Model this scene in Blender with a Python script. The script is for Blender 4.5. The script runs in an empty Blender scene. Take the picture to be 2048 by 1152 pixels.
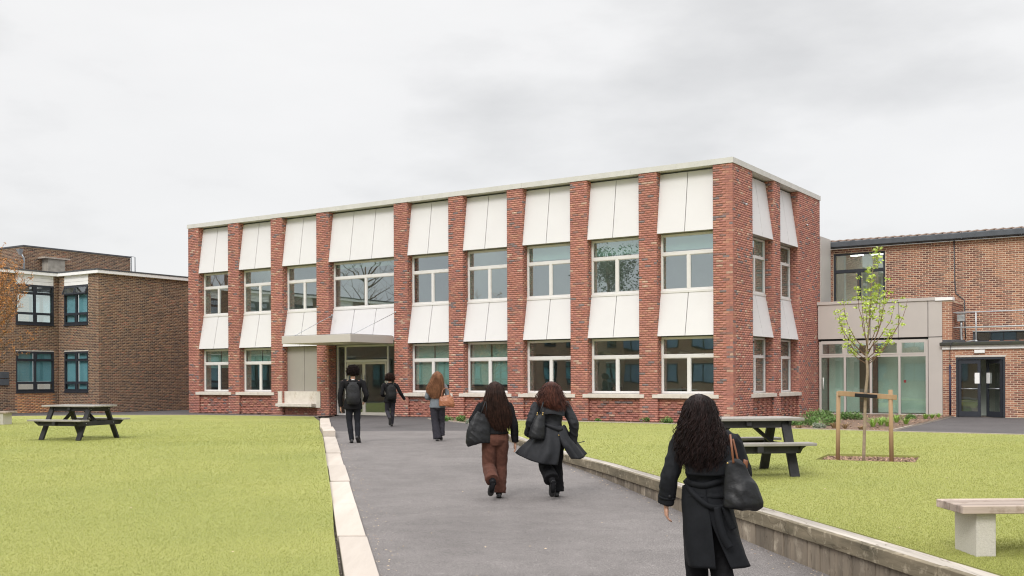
import bpy, bmesh, math, random
import numpy as np
from mathutils import Vector, Matrix, noise
from mathutils.geometry import delaunay_2d_cdt
random.seed(7); RNG = np.random.default_rng(7)
S = bpy.context.scene
COL = S.collection
R = math.radians
# ------------------------------------------------------------------ camera, sky, sun
cam = bpy.data.cameras.new('camera'); camo = bpy.data.objects.new('camera', cam); COL.objects.link(camo)
cam.sensor_width = 36; cam.lens = 36*2125.6/2048; cam.shift_y = 0.0876
cam.clip_start = .1; cam.clip_end = 2000
camo.matrix_world = Matrix.Translation((0, 0, 1.5)) @ Matrix.Rotation(R(90), 4, 'X') @ Matrix.Rotation(-.0045, 4, 'Z')
S.camera = camo
SUN_EL, SUN_AZ = 42, 205          # azimuth measured clockwise from +Y: behind the camera, a little left
w = bpy.data.worlds.new('World'); S.world = w; w.use_nodes = True
nt = w.node_tree; nt.nodes.clear()
def N(t, typ, **kw):
    n = t.nodes.new(typ)
    for k, v in kw.items():
        if k in n.inputs.keys(): n.inputs[k].default_value = v
        else: setattr(n, k, v)
    return n
out = N(nt, 'ShaderNodeOutputWorld'); bg = N(nt, 'ShaderNodeBackground', Strength=.1)
sky = N(nt, 'ShaderNodeTexSky', sky_type='NISHITA', sun_disc=False, sun_elevation=R(SUN_EL), sun_rotation=R(SUN_AZ))
tc = N(nt, 'ShaderNodeTexCoord'); sep = N(nt, 'ShaderNodeSeparateXYZ'); nt.links.new(tc.outputs['Generated'], sep.inputs[0])
zr = N(nt, 'ShaderNodeValToRGB'); nt.links.new(sep.outputs['Z'], zr.inputs[0])
e = zr.color_ramp.elements
def ramp(cr, stops):
    while len(cr.elements) > 1: cr.elements.remove(cr.elements[0])
    for i, (p, c) in enumerate(stops):
        el = cr.elements[0] if i == 0 else cr.elements.new(p)
        el.position = p; el.color = (*c, 1) if len(c) == 3 else c
ramp(zr.color_ramp, [(0, (.335, .335, .338)), (.34, (.365, .364, .365)), (.7, (.75, .75, .75)), (1, (1.1, 1.1, 1.1))])   # an overcast sky brightens towards the zenith (x 2.1)
mp = N(nt, 'ShaderNodeMapping'); mp.inputs['Scale'].default_value = (-1, 1, 2.6); mp.inputs['Location'].default_value = (3.1, 1.7, .4); nt.links.new(tc.outputs['Generated'], mp.inputs[0])
n1 = N(nt, 'ShaderNodeTexNoise', Scale=2.6, Detail=7.0, Roughness=.52); nt.links.new(mp.outputs[0], n1.inputs['Vector'])
cr = N(nt, 'ShaderNodeValToRGB'); nt.links.new(n1.outputs['Fac'], cr.inputs[0])
ramp(cr.color_ramp, [(.28, (.72, .72, .72)), (.40, (.85, .848, .843)), (.51, (.98, .975, .967)), (.75, (1.05, 1.043, 1.032))])
mul = N(nt, 'ShaderNodeMix', data_type='RGBA', blend_type='MULTIPLY'); mul.inputs[0].default_value = 1
nt.links.new(zr.outputs[0], mul.inputs[6]); nt.links.new(cr.outputs[0], mul.inputs[7])
sc_ = N(nt, 'ShaderNodeVectorMath', operation='SCALE'); sc_.inputs['Scale'].default_value = 22.0; nt.links.new(mul.outputs[2], sc_.inputs[0])
mx = N(nt, 'ShaderNodeMix', data_type='RGBA'); mx.inputs[0].default_value = .93
nt.links.new(sky.outputs[0], mx.inputs[6]); nt.links.new(sc_.outputs[0], mx.inputs[7])
nt.links.new(mx.outputs[2], bg.inputs['Color']); nt.links.new(bg.outputs[0], out.inputs[0])
sl = bpy.data.lights.new('sun', 'SUN'); sl.energy = 1.5; sl.angle = R(20); sl.color = (1, .97, .93)
so = bpy.data.objects.new('sun', sl); COL.objects.link(so)
_d = Vector((math.sin(R(SUN_AZ))*math.cos(R(SUN_EL)), math.cos(R(SUN_AZ))*math.cos(R(SUN_EL)), math.sin(R(SUN_EL))))
so.rotation_euler = _d.to_track_quat('Z', 'Y').to_euler(); so.location = (0, -20, 30)
S.view_settings.view_transform = 'Standard'; S.view_settings.look = 'None'
S.view_settings.exposure = 0.28; S.view_settings.gamma = 1; S.view_settings.use_curve_mapping = False
S.cycles.filter_width = 1.15; S.cycles.max_bounces = 8; S.cycles.transparent_max_bounces = 12

# ------------------------------------------------------------------ materials
def newmat(name):
    m = bpy.data.materials.new(name); m.use_nodes = True; t = m.node_tree; t.nodes.clear()
    o = N(t, 'ShaderNodeOutputMaterial'); b = N(t, 'ShaderNodeBsdfPrincipled'); t.links.new(b.outputs[0], o.inputs[0])
    return m, t, b
def M(name, c1, c2=None, scale=8, rough=.7, bump=0, bscale=40, stretch=(1, 1, 1), metal=0, island=0, detail=5, spec=.5, wear=None, coat=0, crack=0):
    """two-tone noise material, optional variation per loose piece / per object, fine bump"""
    m, t, b = newmat(name)
    tcn = N(t, 'ShaderNodeTexCoord'); mpn = N(t, 'ShaderNodeMapping'); mpn.inputs['Scale'].default_value = stretch
    t.links.new(tcn.outputs['Object'], mpn.inputs[0])
    b.inputs['Roughness'].default_value = rough; b.inputs['Metallic'].default_value = metal
    b.inputs['Specular IOR Level'].default_value = spec; b.inputs['Coat Weight'].default_value = coat
    c2 = c2 or tuple(x*.82 for x in c1)
    nz = N(t, 'ShaderNodeTexNoise', Scale=scale, Detail=detail, Roughness=.6); t.links.new(mpn.outputs[0], nz.inputs['Vector'])
    rp = N(t, 'ShaderNodeValToRGB'); ramp(rp.color_ramp, [(.32, c2), (.68, c1)]); t.links.new(nz.outputs['Fac'], rp.inputs[0])
    col = rp.outputs[0]
    if wear:    # (colour, scale, threshold): blotches with a shape of their own
        wc, ws, wt = wear
        wn = N(t, 'ShaderNodeTexNoise', Scale=ws, Detail=8.0, Roughness=.65); t.links.new(tcn.outputs['Object'], wn.inputs['Vector'])
        wr = N(t, 'ShaderNodeValToRGB'); ramp(wr.color_ramp, [(wt-.06, (0, 0, 0)), (wt+.08, (1, 1, 1))]); t.links.new(wn.outputs['Fac'], wr.inputs[0])
        wm = N(t, 'ShaderNodeMix', data_type='RGBA'); t.links.new(wr.outputs[0], wm.inputs[0]); t.links.new(col, wm.inputs[6]); wm.inputs[7].default_value = (*wc, 1)
        col = wm.outputs[2]
    if crack:   # thin splits that follow the grain
        cn_ = N(t, 'ShaderNodeTexNoise', Scale=crack, Detail=2.0, Roughness=.5); t.links.new(mpn.outputs[0], cn_.inputs['Vector'])
        c2r = N(t, 'ShaderNodeValToRGB'); ramp(c2r.color_ramp, [(.488, (1, 1, 1)), (.497, (.35, .30, .25)), (.501, (.35, .30, .25)), (.510, (1, 1, 1))]); t.links.new(cn_.outputs['Fac'], c2r.inputs[0])
        cm_ = N(t, 'ShaderNodeMix', data_type='RGBA', blend_type='MULTIPLY'); cm_.inputs[0].default_value = .6; t.links.new(col, cm_.inputs[6]); t.links.new(c2r.outputs[0], cm_.inputs[7]); col = cm_.outputs[2]
    if island:
        r = rnd(t); hv = N(t, 'ShaderNodeMapRange'); hv.inputs['To Min'].default_value = 1-island; hv.inputs['To Max'].default_value = 1+island
        t.links.new(r, hv.inputs[0]); vm = N(t, 'ShaderNodeVectorMath', operation='SCALE'); t.links.new(col, vm.inputs[0]); t.links.new(hv.outputs[0], vm.inputs['Scale'])
        col = vm.outputs[0]
    t.links.new(col, b.inputs['Base Color'])
    if bump:
        bn = N(t, 'ShaderNodeTexNoise', Scale=bscale, Detail=4.0); t.links.new(mpn.outputs[0], bn.inputs['Vector'])
        bu = N(t, 'ShaderNodeBump', Strength=bump, Distance=.01); t.links.new(bn.outputs['Fac'], bu.inputs['Height']); t.links.new(bu.outputs[0], b.inputs['Normal'])
    return m
def rnd(t):
    """one random number per loose piece of a mesh and per object"""
    g = N(t, 'ShaderNodeNewGeometry'); oi = N(t, 'ShaderNodeObjectInfo'); a = N(t, 'ShaderNodeMath', operation='ADD'); f = N(t, 'ShaderNodeMath', operation='FRACT')
    t.links.new(g.outputs['Random Per Island'], a.inputs[0]); t.links.new(oi.outputs['Random'], a.inputs[1]); t.links.new(a.outputs[0], f.inputs[0])
    return f.outputs[0]
def brickmat(name, stops, blotch=.25):
    m, t, b = newmat(name); b.inputs['Roughness'].default_value = .85; b.inputs['Specular IOR Level'].default_value = .3
    rp = N(t, 'ShaderNodeValToRGB'); ramp(rp.color_ramp, stops); rp.color_ramp.interpolation = 'CONSTANT'; t.links.new(rnd(t), rp.inputs[0])
    g = N(t, 'ShaderNodeNewGeometry')
    nz = N(t, 'ShaderNodeTexNoise', Scale=22.0, Detail=6.0, Roughness=.7); t.links.new(g.outputs['Position'], nz.inputs['Vector'])
    nl = N(t, 'ShaderNodeTexNoise', Scale=.55, Detail=3.0); t.links.new(g.outputs['Position'], nl.inputs['Vector'])
    a = N(t, 'ShaderNodeMath', operation='MULTIPLY_ADD'); a.inputs[1].default_value = .9; a.inputs[2].default_value = .56; t.links.new(nz.outputs['Fac'], a.inputs[0])
    a2 = N(t, 'ShaderNodeMath', operation='MULTIPLY_ADD'); a2.inputs[1].default_value = blotch*2; a2.inputs[2].default_value = 1-blotch; t.links.new(nl.outputs['Fac'], a2.inputs[0])
    a3 = N(t, 'ShaderNodeMath', operation='MULTIPLY'); t.links.new(a.outputs[0], a3.inputs[0]); t.links.new(a2.outputs[0], a3.inputs[1])
    v = N(t, 'ShaderNodeVectorMath', operation='SCALE'); t.links.new(rp.outputs[0], v.inputs[0]); t.links.new(a3.outputs[0], v.inputs['Scale']); t.links.new(v.outputs[0], b.inputs['Base Color'])
    bu = N(t, 'ShaderNodeBump', Strength=.4, Distance=.006); t.links.new(nz.outputs['Fac'], bu.inputs['Height']); t.links.new(bu.outputs[0], b.inputs['Normal'])
    return m
def glassmat(name, tint, refl, base=.04, rough=.0, rtint=(.86, .95, 1)):
    m = bpy.data.materials.new(name); m.use_nodes = True; t = m.node_tree; t.nodes.clear()
    o = N(t, 'ShaderNodeOutputMaterial'); tr = N(t, 'ShaderNodeBsdfTransparent'); tr.inputs[0].default_value = (*tint, 1)
    gl = N(t, 'ShaderNodeBsdfGlossy', Roughness=rough); gl.inputs[0].default_value = (*rtint, 1)
    fr = N(t, 'ShaderNodeFresnel', IOR=1.5); a = N(t, 'ShaderNodeMath', operation='ADD', use_clamp=True); a.inputs[1].default_value = refl
    t.links.new(fr.outputs[0], a.inputs[0]); mxs = N(t, 'ShaderNodeMixShader'); ge = N(t, 'ShaderNodeNewGeometry'); inv = N(t, 'ShaderNodeMath', operation='SUBTRACT'); inv.inputs[0].default_value = 1; t.links.new(ge.outputs['Backfacing'], inv.inputs[1])
    fm = N(t, 'ShaderNodeMath', operation='MULTIPLY'); t.links.new(a.outputs[0], fm.inputs[0]); t.links.new(inv.outputs[0], fm.inputs[1])   # a pane has two faces: count its reflection and tint once
    tm = N(t, 'ShaderNodeMix', data_type='RGBA'); t.links.new(ge.outputs['Backfacing'], tm.inputs[0]); tm.inputs[6].default_value = (*tint, 1); tm.inputs[7].default_value = (1, 1, 1, 1); t.links.new(tm.outputs[2], tr.inputs[0])
    t.links.new(fm.outputs[0], mxs.inputs[0]); t.links.new(tr.outputs[0], mxs.inputs[1]); t.links.new(gl.outputs[0], mxs.inputs[2])
    nz = N(t, 'ShaderNodeTexNoise', Scale=.9, Detail=1.0); bu = N(t, 'ShaderNodeBump', Strength=.035, Distance=.05); t.links.new(nz.outputs['Fac'], bu.inputs['Height']); t.links.new(bu.outputs[0], gl.inputs['Normal'])
    t.links.new(mxs.outputs[0], o.inputs[0]); return m
def emat(name, c, s):
    m = bpy.data.materials.new(name); m.use_nodes = True; t = m.node_tree; t.nodes.clear()
    o = N(t, 'ShaderNodeOutputMaterial'); em = N(t, 'ShaderNodeEmission', Strength=s); em.inputs[0].default_value = (*c, 1); t.links.new(em.outputs[0], o.inputs[0]); return m
def lawnmat(name):
    m, t, b = newmat(name); b.inputs['Roughness'].default_value = .8; b.inputs['Specular IOR Level'].default_value = .25
    g = N(t, 'ShaderNodeNewGeometry')
    a = N(t, 'ShaderNodeTexNoise', Scale=.35, Detail=4.0); c = N(t, 'ShaderNodeTexNoise', Scale=75.0, Detail=6.0, Roughness=.75); sp = N(t, 'ShaderNodeTexVoronoi', Scale=7.0)
    for n_ in (a, c, sp): t.links.new(g.outputs['Position'], n_.inputs['Vector'])
    rp = N(t, 'ShaderNodeValToRGB'); ramp(rp.color_ramp, [(.25, (.245, .258, .075)), (.5, (.31, .322, .10)), (.8, (.355, .365, .13))]); t.links.new(c.outputs['Fac'], rp.inputs[0])
    rp2 = N(t, 'ShaderNodeValToRGB'); ramp(rp2.color_ramp, [(.3, (.86, .90, .84)), (.7, (1.1, 1.07, 1.05))]); t.links.new(a.outputs['Fac'], rp2.inputs[0])
    mu = N(t, 'ShaderNodeMix', data_type='RGBA', blend_type='MULTIPLY'); mu.inputs[0].default_value = 1; t.links.new(rp.outputs[0], mu.inputs[6]); t.links.new(rp2.outputs[0], mu.inputs[7])
    t.links.new(mu.outputs[2], b.inputs['Base Color'])
    bu = N(t, 'ShaderNodeBump', Strength=.7, Distance=.02); t.links.new(c.outputs['Fac'], bu.inputs['Height']); t.links.new(bu.outputs[0], b.inputs['Normal'])
    return m
def asphalt(name, c1, c2, grit):
    m, t, b = newmat(name); b.inputs['Roughness'].default_value = .82; b.inputs['Specular IOR Level'].default_value = .35
    g = N(t, 'ShaderNodeNewGeometry')
    a = N(t, 'ShaderNodeTexNoise', Scale=.45, Detail=5.0, Roughness=.6); c = N(t, 'ShaderNodeTexNoise', Scale=70.0, Detail=3.0, Roughness=.8); v = N(t, 'ShaderNodeTexVoronoi', Scale=95.0)
    for n_ in (a, c, v): t.links.new(g.outputs['Position'], n_.inputs['Vector'])
    d_ = N(t, 'ShaderNodeTexNoise', Scale=2.6, Detail=8.0, Roughness=.7); t.links.new(g.outputs['Position'], d_.inputs['Vector'])
    av = N(t, 'ShaderNodeMath', operation='MULTIPLY_ADD'); av.inputs[1].default_value = .55; t.links.new(d_.outputs['Fac'], av.inputs[0]); ah = N(t, 'ShaderNodeMath', operation='MULTIPLY'); ah.inputs[1].default_value = .45; t.links.new(a.outputs['Fac'], ah.inputs[0]); t.links.new(ah.outputs[0], av.inputs[2])
    rp = N(t, 'ShaderNodeValToRGB'); ramp(rp.color_ramp, [(.38, c2), (.60, c1)]); t.links.new(av.outputs[0], rp.inputs[0])
    r2 = N(t, 'ShaderNodeValToRGB'); ramp(r2.color_ramp, [(.3, (1-grit,)*3), (.6, (1, 1, 1)), (.78, (1+grit*1.6,)*3)]); t.links.new(c.outputs['Fac'], r2.inputs[0])
    mu = N(t, 'ShaderNodeMix', data_type='RGBA', blend_type='MULTIPLY'); mu.inputs[0].default_value = 1; t.links.new(rp.outputs[0], mu.inputs[6]); t.links.new(r2.outputs[0], mu.inputs[7])
    t.links.new(mu.outputs[2], b.inputs['Base Color'])
    bu = N(t, 'ShaderNodeBump', Strength=.5, Distance=.008); t.links.new(v.outputs['Distance'], bu.inputs['Height']); t.links.new(bu.outputs[0], b.inputs['Normal'])
    return m
red = brickmat('red_brick', [(0, (.42, .182, .142)), (.22, (.385, .170, .137)), (.42, (.45, .205, .158)), (.58, (.365, .162, .135)), (.72, (.465, .235, .170)), (.84, (.27, .155, .135)), (.90, (.22, .175, .175)), (.945, (.50, .34, .26)), (.97, (.42, .175, .13))])
redm = M('red_mortar', (.41, .245, .195), (.35, .20, .16), 6, .95)
brown = brickmat('brown_brick', [(0, (.17, .098, .072)), (.25, (.125, .078, .063)), (.45, (.21, .12, .08)), (.6, (.10, .068, .06)), (.75, (.24, .14, .09)), (.88, (.27, .125, .085)), (.94, (.18, .105, .078))])
brownm = M('tan_mortar', (.45, .345, .235), (.36, .275, .19), 4, .95)
orange = brickmat('orange_brick', [(0, (.50, .23, .11)), (.3, (.42, .19, .10)), (.6, (.54, .27, .13)), (.85, (.36, .16, .09))])
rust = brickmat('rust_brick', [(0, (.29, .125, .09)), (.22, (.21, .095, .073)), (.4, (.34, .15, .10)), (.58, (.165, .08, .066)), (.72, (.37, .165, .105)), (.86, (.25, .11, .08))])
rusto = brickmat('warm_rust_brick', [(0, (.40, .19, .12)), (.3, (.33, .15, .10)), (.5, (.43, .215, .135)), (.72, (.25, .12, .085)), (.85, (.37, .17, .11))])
rustm = M('pale_mortar', (.66, .52, .39), (.54, .42, .31), 4, .95)
white = M('white_cladding', (.665, .65, .658), (.645, .63, .638), 1.2, .55, .03, 6  , wear=((.635, .62, .625), 1.1, .62))
wframe = M('white_window_frame', (.72, .70, .69), (.67, .655, .645), 3, .45)
capm = M('pale_coping', (.60, .585, .56), (.52, .51, .48), 2, .6, wear=((.42, .41, .37), 1.7, .68))
sillm = M('pale_cast_stone', (.66, .615, .56), (.57, .52, .465), 5, .8, .15, 60, wear=((.44, .37, .29), 3, .64))
metalp = M('bronze_grey_panel', (.40, .375, .34), (.375, .35, .32), 2, .42, metal=.25)
annexp = M('warm_grey_panel', (.505, .465, .435), (.475, .44, .41), 1.3, .5)
darkv = M('dark_cavity', (.03, .03, .032), rough=.9)
dframe = M('anthracite_frame', (.036, .040, .050), (.028, .032, .041), 3, .5, spec=.3)
dgutter = M('slate_grey_gutter', (.085, .095, .11), (.06, .068, .08), 3, .5)
lead = M('lead_flashing', (.09, .092, .10), (.055, .057, .063), 5, .7, .2, 12)
whitep = M('white_fascia', (.88, .87, .86), (.82, .81, .80), 3, .5)
galv = M('galvanised_steel', (.52, .54, .56), (.40, .42, .44), 12, .42, metal=.7)
glass = glassmat('window_glass', (.74, .84, .81), .30)
glassd = glassmat('door_glass', (.62, .65, .63), .12)
glassw = glassmat('wing_glass', (.88, .93, .92), .08)
glassg = glassmat('green_glass', (.66, .79, .74), .10)
blue_blind = M('teal_blind', (.17, .37, .43), (.145, .33, .385), 2, .8)
gblind = M('grey_green_blind', (.40, .53, .48), (.36, .48, .44), 3, .85)
inwall = M('interior_plaster', (.74, .80, .74), (.66, .72, .66), 1, .9)
infloor = M('interior_floor', (.16, .13, .11), rough=.7)
inwood = M('interior_brown', (.16, .105, .07), (.11, .075, .05), 2, .8)
strip = emat('ceiling_lamp_glow', (1, .97, .9), 9)
lawnm = lawnmat('turf')
asph = asphalt('worn_asphalt', (.240, .219, .212), (.176, .160, .155), .75)
asphd = asphalt('fresh_asphalt', (.125, .115, .116), (.088, .081, .082), .45)
soilm = M('bark_mulch_soil', (.22, .145, .10), (.115, .075, .052), 30, .95, .8, 60)
soilg = M('bare_ground', (.15, .125, .10), (.09, .075, .06), 18, .95, .6, 50)
chipm = M('bark_chips', (.42, .27, .18), (.21, .125, .085), 25, .9, island=.6)
edgem = M('concrete_edging', (.46, .40, .34), (.36, .31, .26), 6, .9, .2, 50)
sleeper = M('bleached_timber', (.53, .47, .415), (.43, .375, .325), 3, .85, .7, 22, (1, .12, 1), island=.08, wear=((.36, .30, .24), 14, .69))
sleeperd = M('timber_end', (.13, .10, .07), (.08, .06, .04), 12, .9)
oldwood = M('grey_brown_timber', (.25, .205, .155), (.135, .112, .085), 6, .9, .6, 20, (1, 1, .2), island=.22, wear=((.37, .32, .25), 4, .6), crack=9)
captim = M('capping_timber', (.225, .185, .125), (.10, .085, .055), 5, .9, .6, 14, (.6, .25, 1.3), island=.12, wear=((.35, .30, .22), 9, .60), crack=6)
topwood = M('silvered_timber', (.42, .38, .335), (.28, .25, .215), 4, .85, .5, 20, (1, .15, 1), island=.2, crack=5)
benchwood = M('weathered_bench_slats', (.45, .365, .31), (.28, .225, .19), 5, .8, .5, 20, (.12, 1, 1), island=.24, wear=((.25, .19, .15), 7, .60), crack=4)
benchconc = M('speckled_concrete', (.58, .55, .50), (.50, .47, .425), 60, .9, .4, 90, wear=((.34, .31, .27), 55, .66))
plastic = M('charcoal_recycled_plank', (.040, .039, .041), (.025, .025, .027), 9, .6, .3, 25, spec=.2, island=.2)
plastict = M('sheen_pale_charcoal_plank', (.33, .31, .285), (.22, .205, .19), 5, .42, .3, 25, (.3, 1, 1), island=.15)  # charcoal plank tops: pale sky sheen is put into the base colour
stakew = M('stake_timber', (.40, .26, .15), (.29, .185, .10), 5, .8, .4, 20, (1, 1, .15))
bark = M('grey_bark', (.34, .265, .19), (.22, .165, .115), 14, .9, .5, 30)
twig = M('brown_twigs', (.20, .115, .07), (.13, .075, .045), 10, .85)
leafm = M('spring_leaves', (.50, .58, .11), (.34, .45, .07), 20, .6, island=.35)
budm = M('copper_buds', (.60, .28, .09), (.45, .19, .06), 20, .7, island=.45)
shrubm = M('shrub_leaves', (.15, .26, .06), (.09, .18, .045), 20, .6, island=.45)
grassym = M('strappy_leaves', (.32, .48, .09), (.20, .36, .06), 20, .6, island=.35)
silverm = M('silver_leaves', (.32, .36, .27), (.22, .26, .18), 20, .7, island=.3)
dryg = M('dry_straw_plant', (.36, .25, .12), (.24, .15, .07), 20, .8, island=.35)
fargreen = M('dark_tree_leaves', (.075, .12, .035), (.04, .07, .02), 20, .7, island=.45)
skin = M('skin', (.52, .30, .215), (.48, .265, .19), 12, .5)
skin2 = M('deep_skin', (.36, .19, .125), (.32, .165, .11), 12, .5)
blackcloth = M('black_cloth', (.014, .014, .016), (.010, .010, .011), 30, .85, .25, 400, spec=.08)
blackwool = M('black_wool_blazer', (.017, .016, .018), (.011, .011, .012), 30, .9, .3, 300, spec=.08)
trencht = M('black_gabardine', (.014, .015, .018), (.010, .011, .013), 12, .7, .25, 300, spec=.12)
trenchg = M('charcoal_gabardine', (.022, .023, .027), (.015, .016, .019), 12, .6, .25, 300, spec=.2)
greytr = M('dark_grey_trousers', (.020, .021, .027), (.014, .015, .019), 20, .85, .25, 300, spec=.15)
slatetr = M('slate_trousers', (.042, .040, .050), (.030, .029, .036), 20, .85, .25, 300, spec=.15)
browntr = M('rust_brown_wool', (.105, .040, .026), (.078, .028, .018), 20, .95, .4, 250)
greyjk = M('grey_marl_jacket', (.17, .19, .21), (.12, .135, .155), 60, .95, .3, 250)
blackbag = M('black_leather', (.013, .014, .016), (.009, .009, .011), 20, .45, .2, 60, spec=.3)
packm = M('black_nylon', (.012, .012, .013), (.008, .008, .009), 20, .65, .4, 80, spec=.2)
packg = M('charcoal_nylon', (.022, .022, .025), (.015, .015, .017), 20, .65, .4, 80, spec=.25)
tanbag = M('tan_leather', (.34, .13, .060), (.25, .09, .042), 10, .45, .2, 40)
shoem = M('black_shoes', (.014, .014, .015), rough=.4)
solem = M('shoe_sole', (.03, .029, .03), rough=.7)
hairblack = M('near_black_hair', (.020, .010, .009), (.009, .005, .005), 30, .5, spec=.16, island=.6, stretch=(1, 1, .2))
hairdark = M('dark_brown_hair', (.042, .019, .013), (.018, .009, .007), 9, .5, spec=.18, island=.5)
hairchest = M('chestnut_hair', (.090, .030, .018), (.028, .011, .009), 7, .5, spec=.2, island=.55)
hairblond = M('light_brown_hair', (.26, .125, .065), (.14, .062, .032), 8, .5, spec=.2, island=.45)
eyem = M('eye', (.05, .03, .02), rough=.1)
gold = M('brass_fitting', (.55, .38, .14), rough=.35, metal=.9)
navyp = M('navy_pipe', (.02, .022, .06), rough=.5)

# ------------------------------------------------------------------ mesh helpers
class MB:
    def __init__(s): s.v = []; s.f = []; s.sm = []
    def add(s, V, F, smooth=False):
        k = len(s.v); s.v.extend([tuple(p) for p in V]); s.f.extend([tuple(i+k for i in f) for f in F]); s.sm.extend([smooth]*len(F)); return s
    def box(s, x0, x1, y0, y1, z0, z1):
        return s.hexa([(x0, y0, z0), (x1, y0, z0), (x1, y1, z0), (x0, y1, z0), (x0, y0, z1), (x1, y0, z1), (x1, y1, z1), (x0, y1, z1)])
    def hexa(s, P): return s.add(P, [(0, 3, 2, 1), (4, 5, 6, 7), (0, 1, 5, 4), (1, 2, 6, 5), (2, 3, 7, 6), (3, 0, 4, 7)])
    def bar(s, a, b, w, h, up=(0, 0, 1)):
        a, b = Vector(a), Vector(b); t = (b-a).normalized(); u = Vector(up)
        if abs(t.dot(u)) > .98: u = Vector((0, 1, 0))
        x = t.cross(u).normalized(); y = x.cross(t).normalized(); P = []
        for c in (a, b):
            for (i, j) in ((-1, -1), (1, -1), (1, 1), (-1, 1)): P.append(c+x*(w/2*i)+y*(h/2*j))
        return s.add(P, [(0, 1, 2, 3), (7, 6, 5, 4), (0, 4, 5, 1), (1, 5, 6, 2), (2, 6, 7, 3), (3, 7, 4, 0)])
    def tube(s, pts, rad, n=8, ref=(1, 0, 0), cap=True, sub=1):
        """loft of elliptical rings along pts; rad = r or (rx, ry) per point; rx is measured along ref"""
        pts = [Vector(p) for p in pts]; rr = [(r, r) if isinstance(r, (int, float)) else r for r in (rad if isinstance(rad, list) else [rad]*len(pts))]
        if sub > 1 and len(pts) > 2:
            P2, R2 = [], []
            for i in range(len(pts)-1):
                p0, p1, p2, p3 = pts[max(i-1, 0)], pts[i], pts[i+1], pts[min(i+2, len(pts)-1)]
                r0, r1, r2, r3 = rr[max(i-1, 0)], rr[i], rr[i+1], rr[min(i+2, len(pts)-1)]
                for k in range(sub):
                    t = k/sub
                    f = lambda a, b, c, d: .5*((2*b)+(c-a)*t+(2*a-5*b+4*c-d)*t*t+(3*b-a-3*c+d)*t**3)
                    P2.append(f(p0, p1, p2, p3)); R2.append((max(.001, f(r0[0], r1[0], r2[0], r3[0])), max(.001, f(r0[1], r1[1], r2[1], r3[1]))))
            P2.append(pts[-1]); R2.append(rr[-1]); pts, rr = P2, R2
        V, F = [], []
        for i, p in enumerate(pts):
            t = (pts[min(i+1, len(pts)-1)]-pts[max(i-1, 0)])
            t = t.normalized() if t.length > 1e-9 else Vector((0, 0, 1))
            r = Vector(ref)
            if abs(t.dot(r)) > .93: r = Vector((0, 1, 0)) if abs(t.y) < .9 else Vector((0, 0, 1))
            x = (r-t*r.dot(t)).normalized(); y = t.cross(x)
            for k in range(n):
                a = 2*math.pi*k/n; V.append(p+x*(math.cos(a)*rr[i][0])+y*(math.sin(a)*rr[i][1]))
        for i in range(len(pts)-1):
            for k in range(n): F.append((i*n+k, i*n+(k+1) % n, (i+1)*n+(k+1) % n, (i+1)*n+k))
        if cap: F.append(tuple(range(n-1, -1, -1))); F.append(tuple((len(pts)-1)*n+k for k in range(n)))
        return s.add(V, F, True)
    def ball(s, c, r, n=12, m=8):
        r = (r, r, r) if isinstance(r, (int, float)) else r; V, F = [], []
        for i in range(m+1):
            ph = math.pi*i/m
            for k in range(n): th = 2*math.pi*k/n; V.append((c[0]+r[0]*math.sin(ph)*math.cos(th), c[1]+r[1]*math.sin(ph)*math.sin(th), c[2]-r[2]*math.cos(ph)))
        for i in range(m):
            for k in range(n): F.append((i*n+k, i*n+(k+1) % n, (i+1)*n+(k+1) % n, (i+1)*n+k))
        return s.add(V, F, True)
    def mesh(s, name):
        me = bpy.data.meshes.new(name); me.from_pydata([tuple(v) for v in s.v], [], s.f); me.polygons.foreach_set('use_smooth', s.sm); me.update(); return me
    def build(s, name, mat, parent=None, bevel=0, loc=None, label=None):
        me = s.mesh(name); me.materials.append(mat); o = bpy.data.objects.new(name, me); COL.objects.link(o)
        if parent: o.parent = parent
        if loc: o.location = loc
        if label: o['label'] = label
        if bevel:
            bm = bmesh.new(); bm.from_mesh(me); bmesh.ops.bevel(bm, geom=[e_ for e_ in bm.edges], offset=bevel, segments=1, affect='EDGES', clamp_overlap=True); bm.to_mesh(me); bm.free()
        return o
def thing(name, label, cat, loc=(0, 0, 0), rotz=0, group=None):
    o = bpy.data.objects.new(name, None); COL.objects.link(o); o.location = loc; o.rotation_euler = (0, 0, rotz); o.empty_display_size = .2
    o['label'] = label; o['category'] = cat
    if group: o['group'] = group
    return o
def tag(o, label=None, cat=None, group=None, kind=None):
    for k, v in (('label', label), ('category', cat), ('group', group), ('kind', kind)):
        if v: o[k] = v
    return o
def copy_tree(o, parent=None):
    c = o.copy(); COL.objects.link(c); c.parent = parent
    for ch in list(o.children): copy_tree(ch, c)
    return c
# building frame: x runs right along the entrance front, y inwards, origin at the corner
CX, CY, TH = 7.06, 33.9, R(-33.5)
_c, _s = math.cos(TH), math.sin(TH)
def W(x, y, z=0): return Vector((CX+_c*x-_s*y, CY+_s*x+_c*y, z))
def L(X, Y): X -= CX; Y -= CY; return (_c*X+_s*Y, -_s*X+_c*Y)

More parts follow.
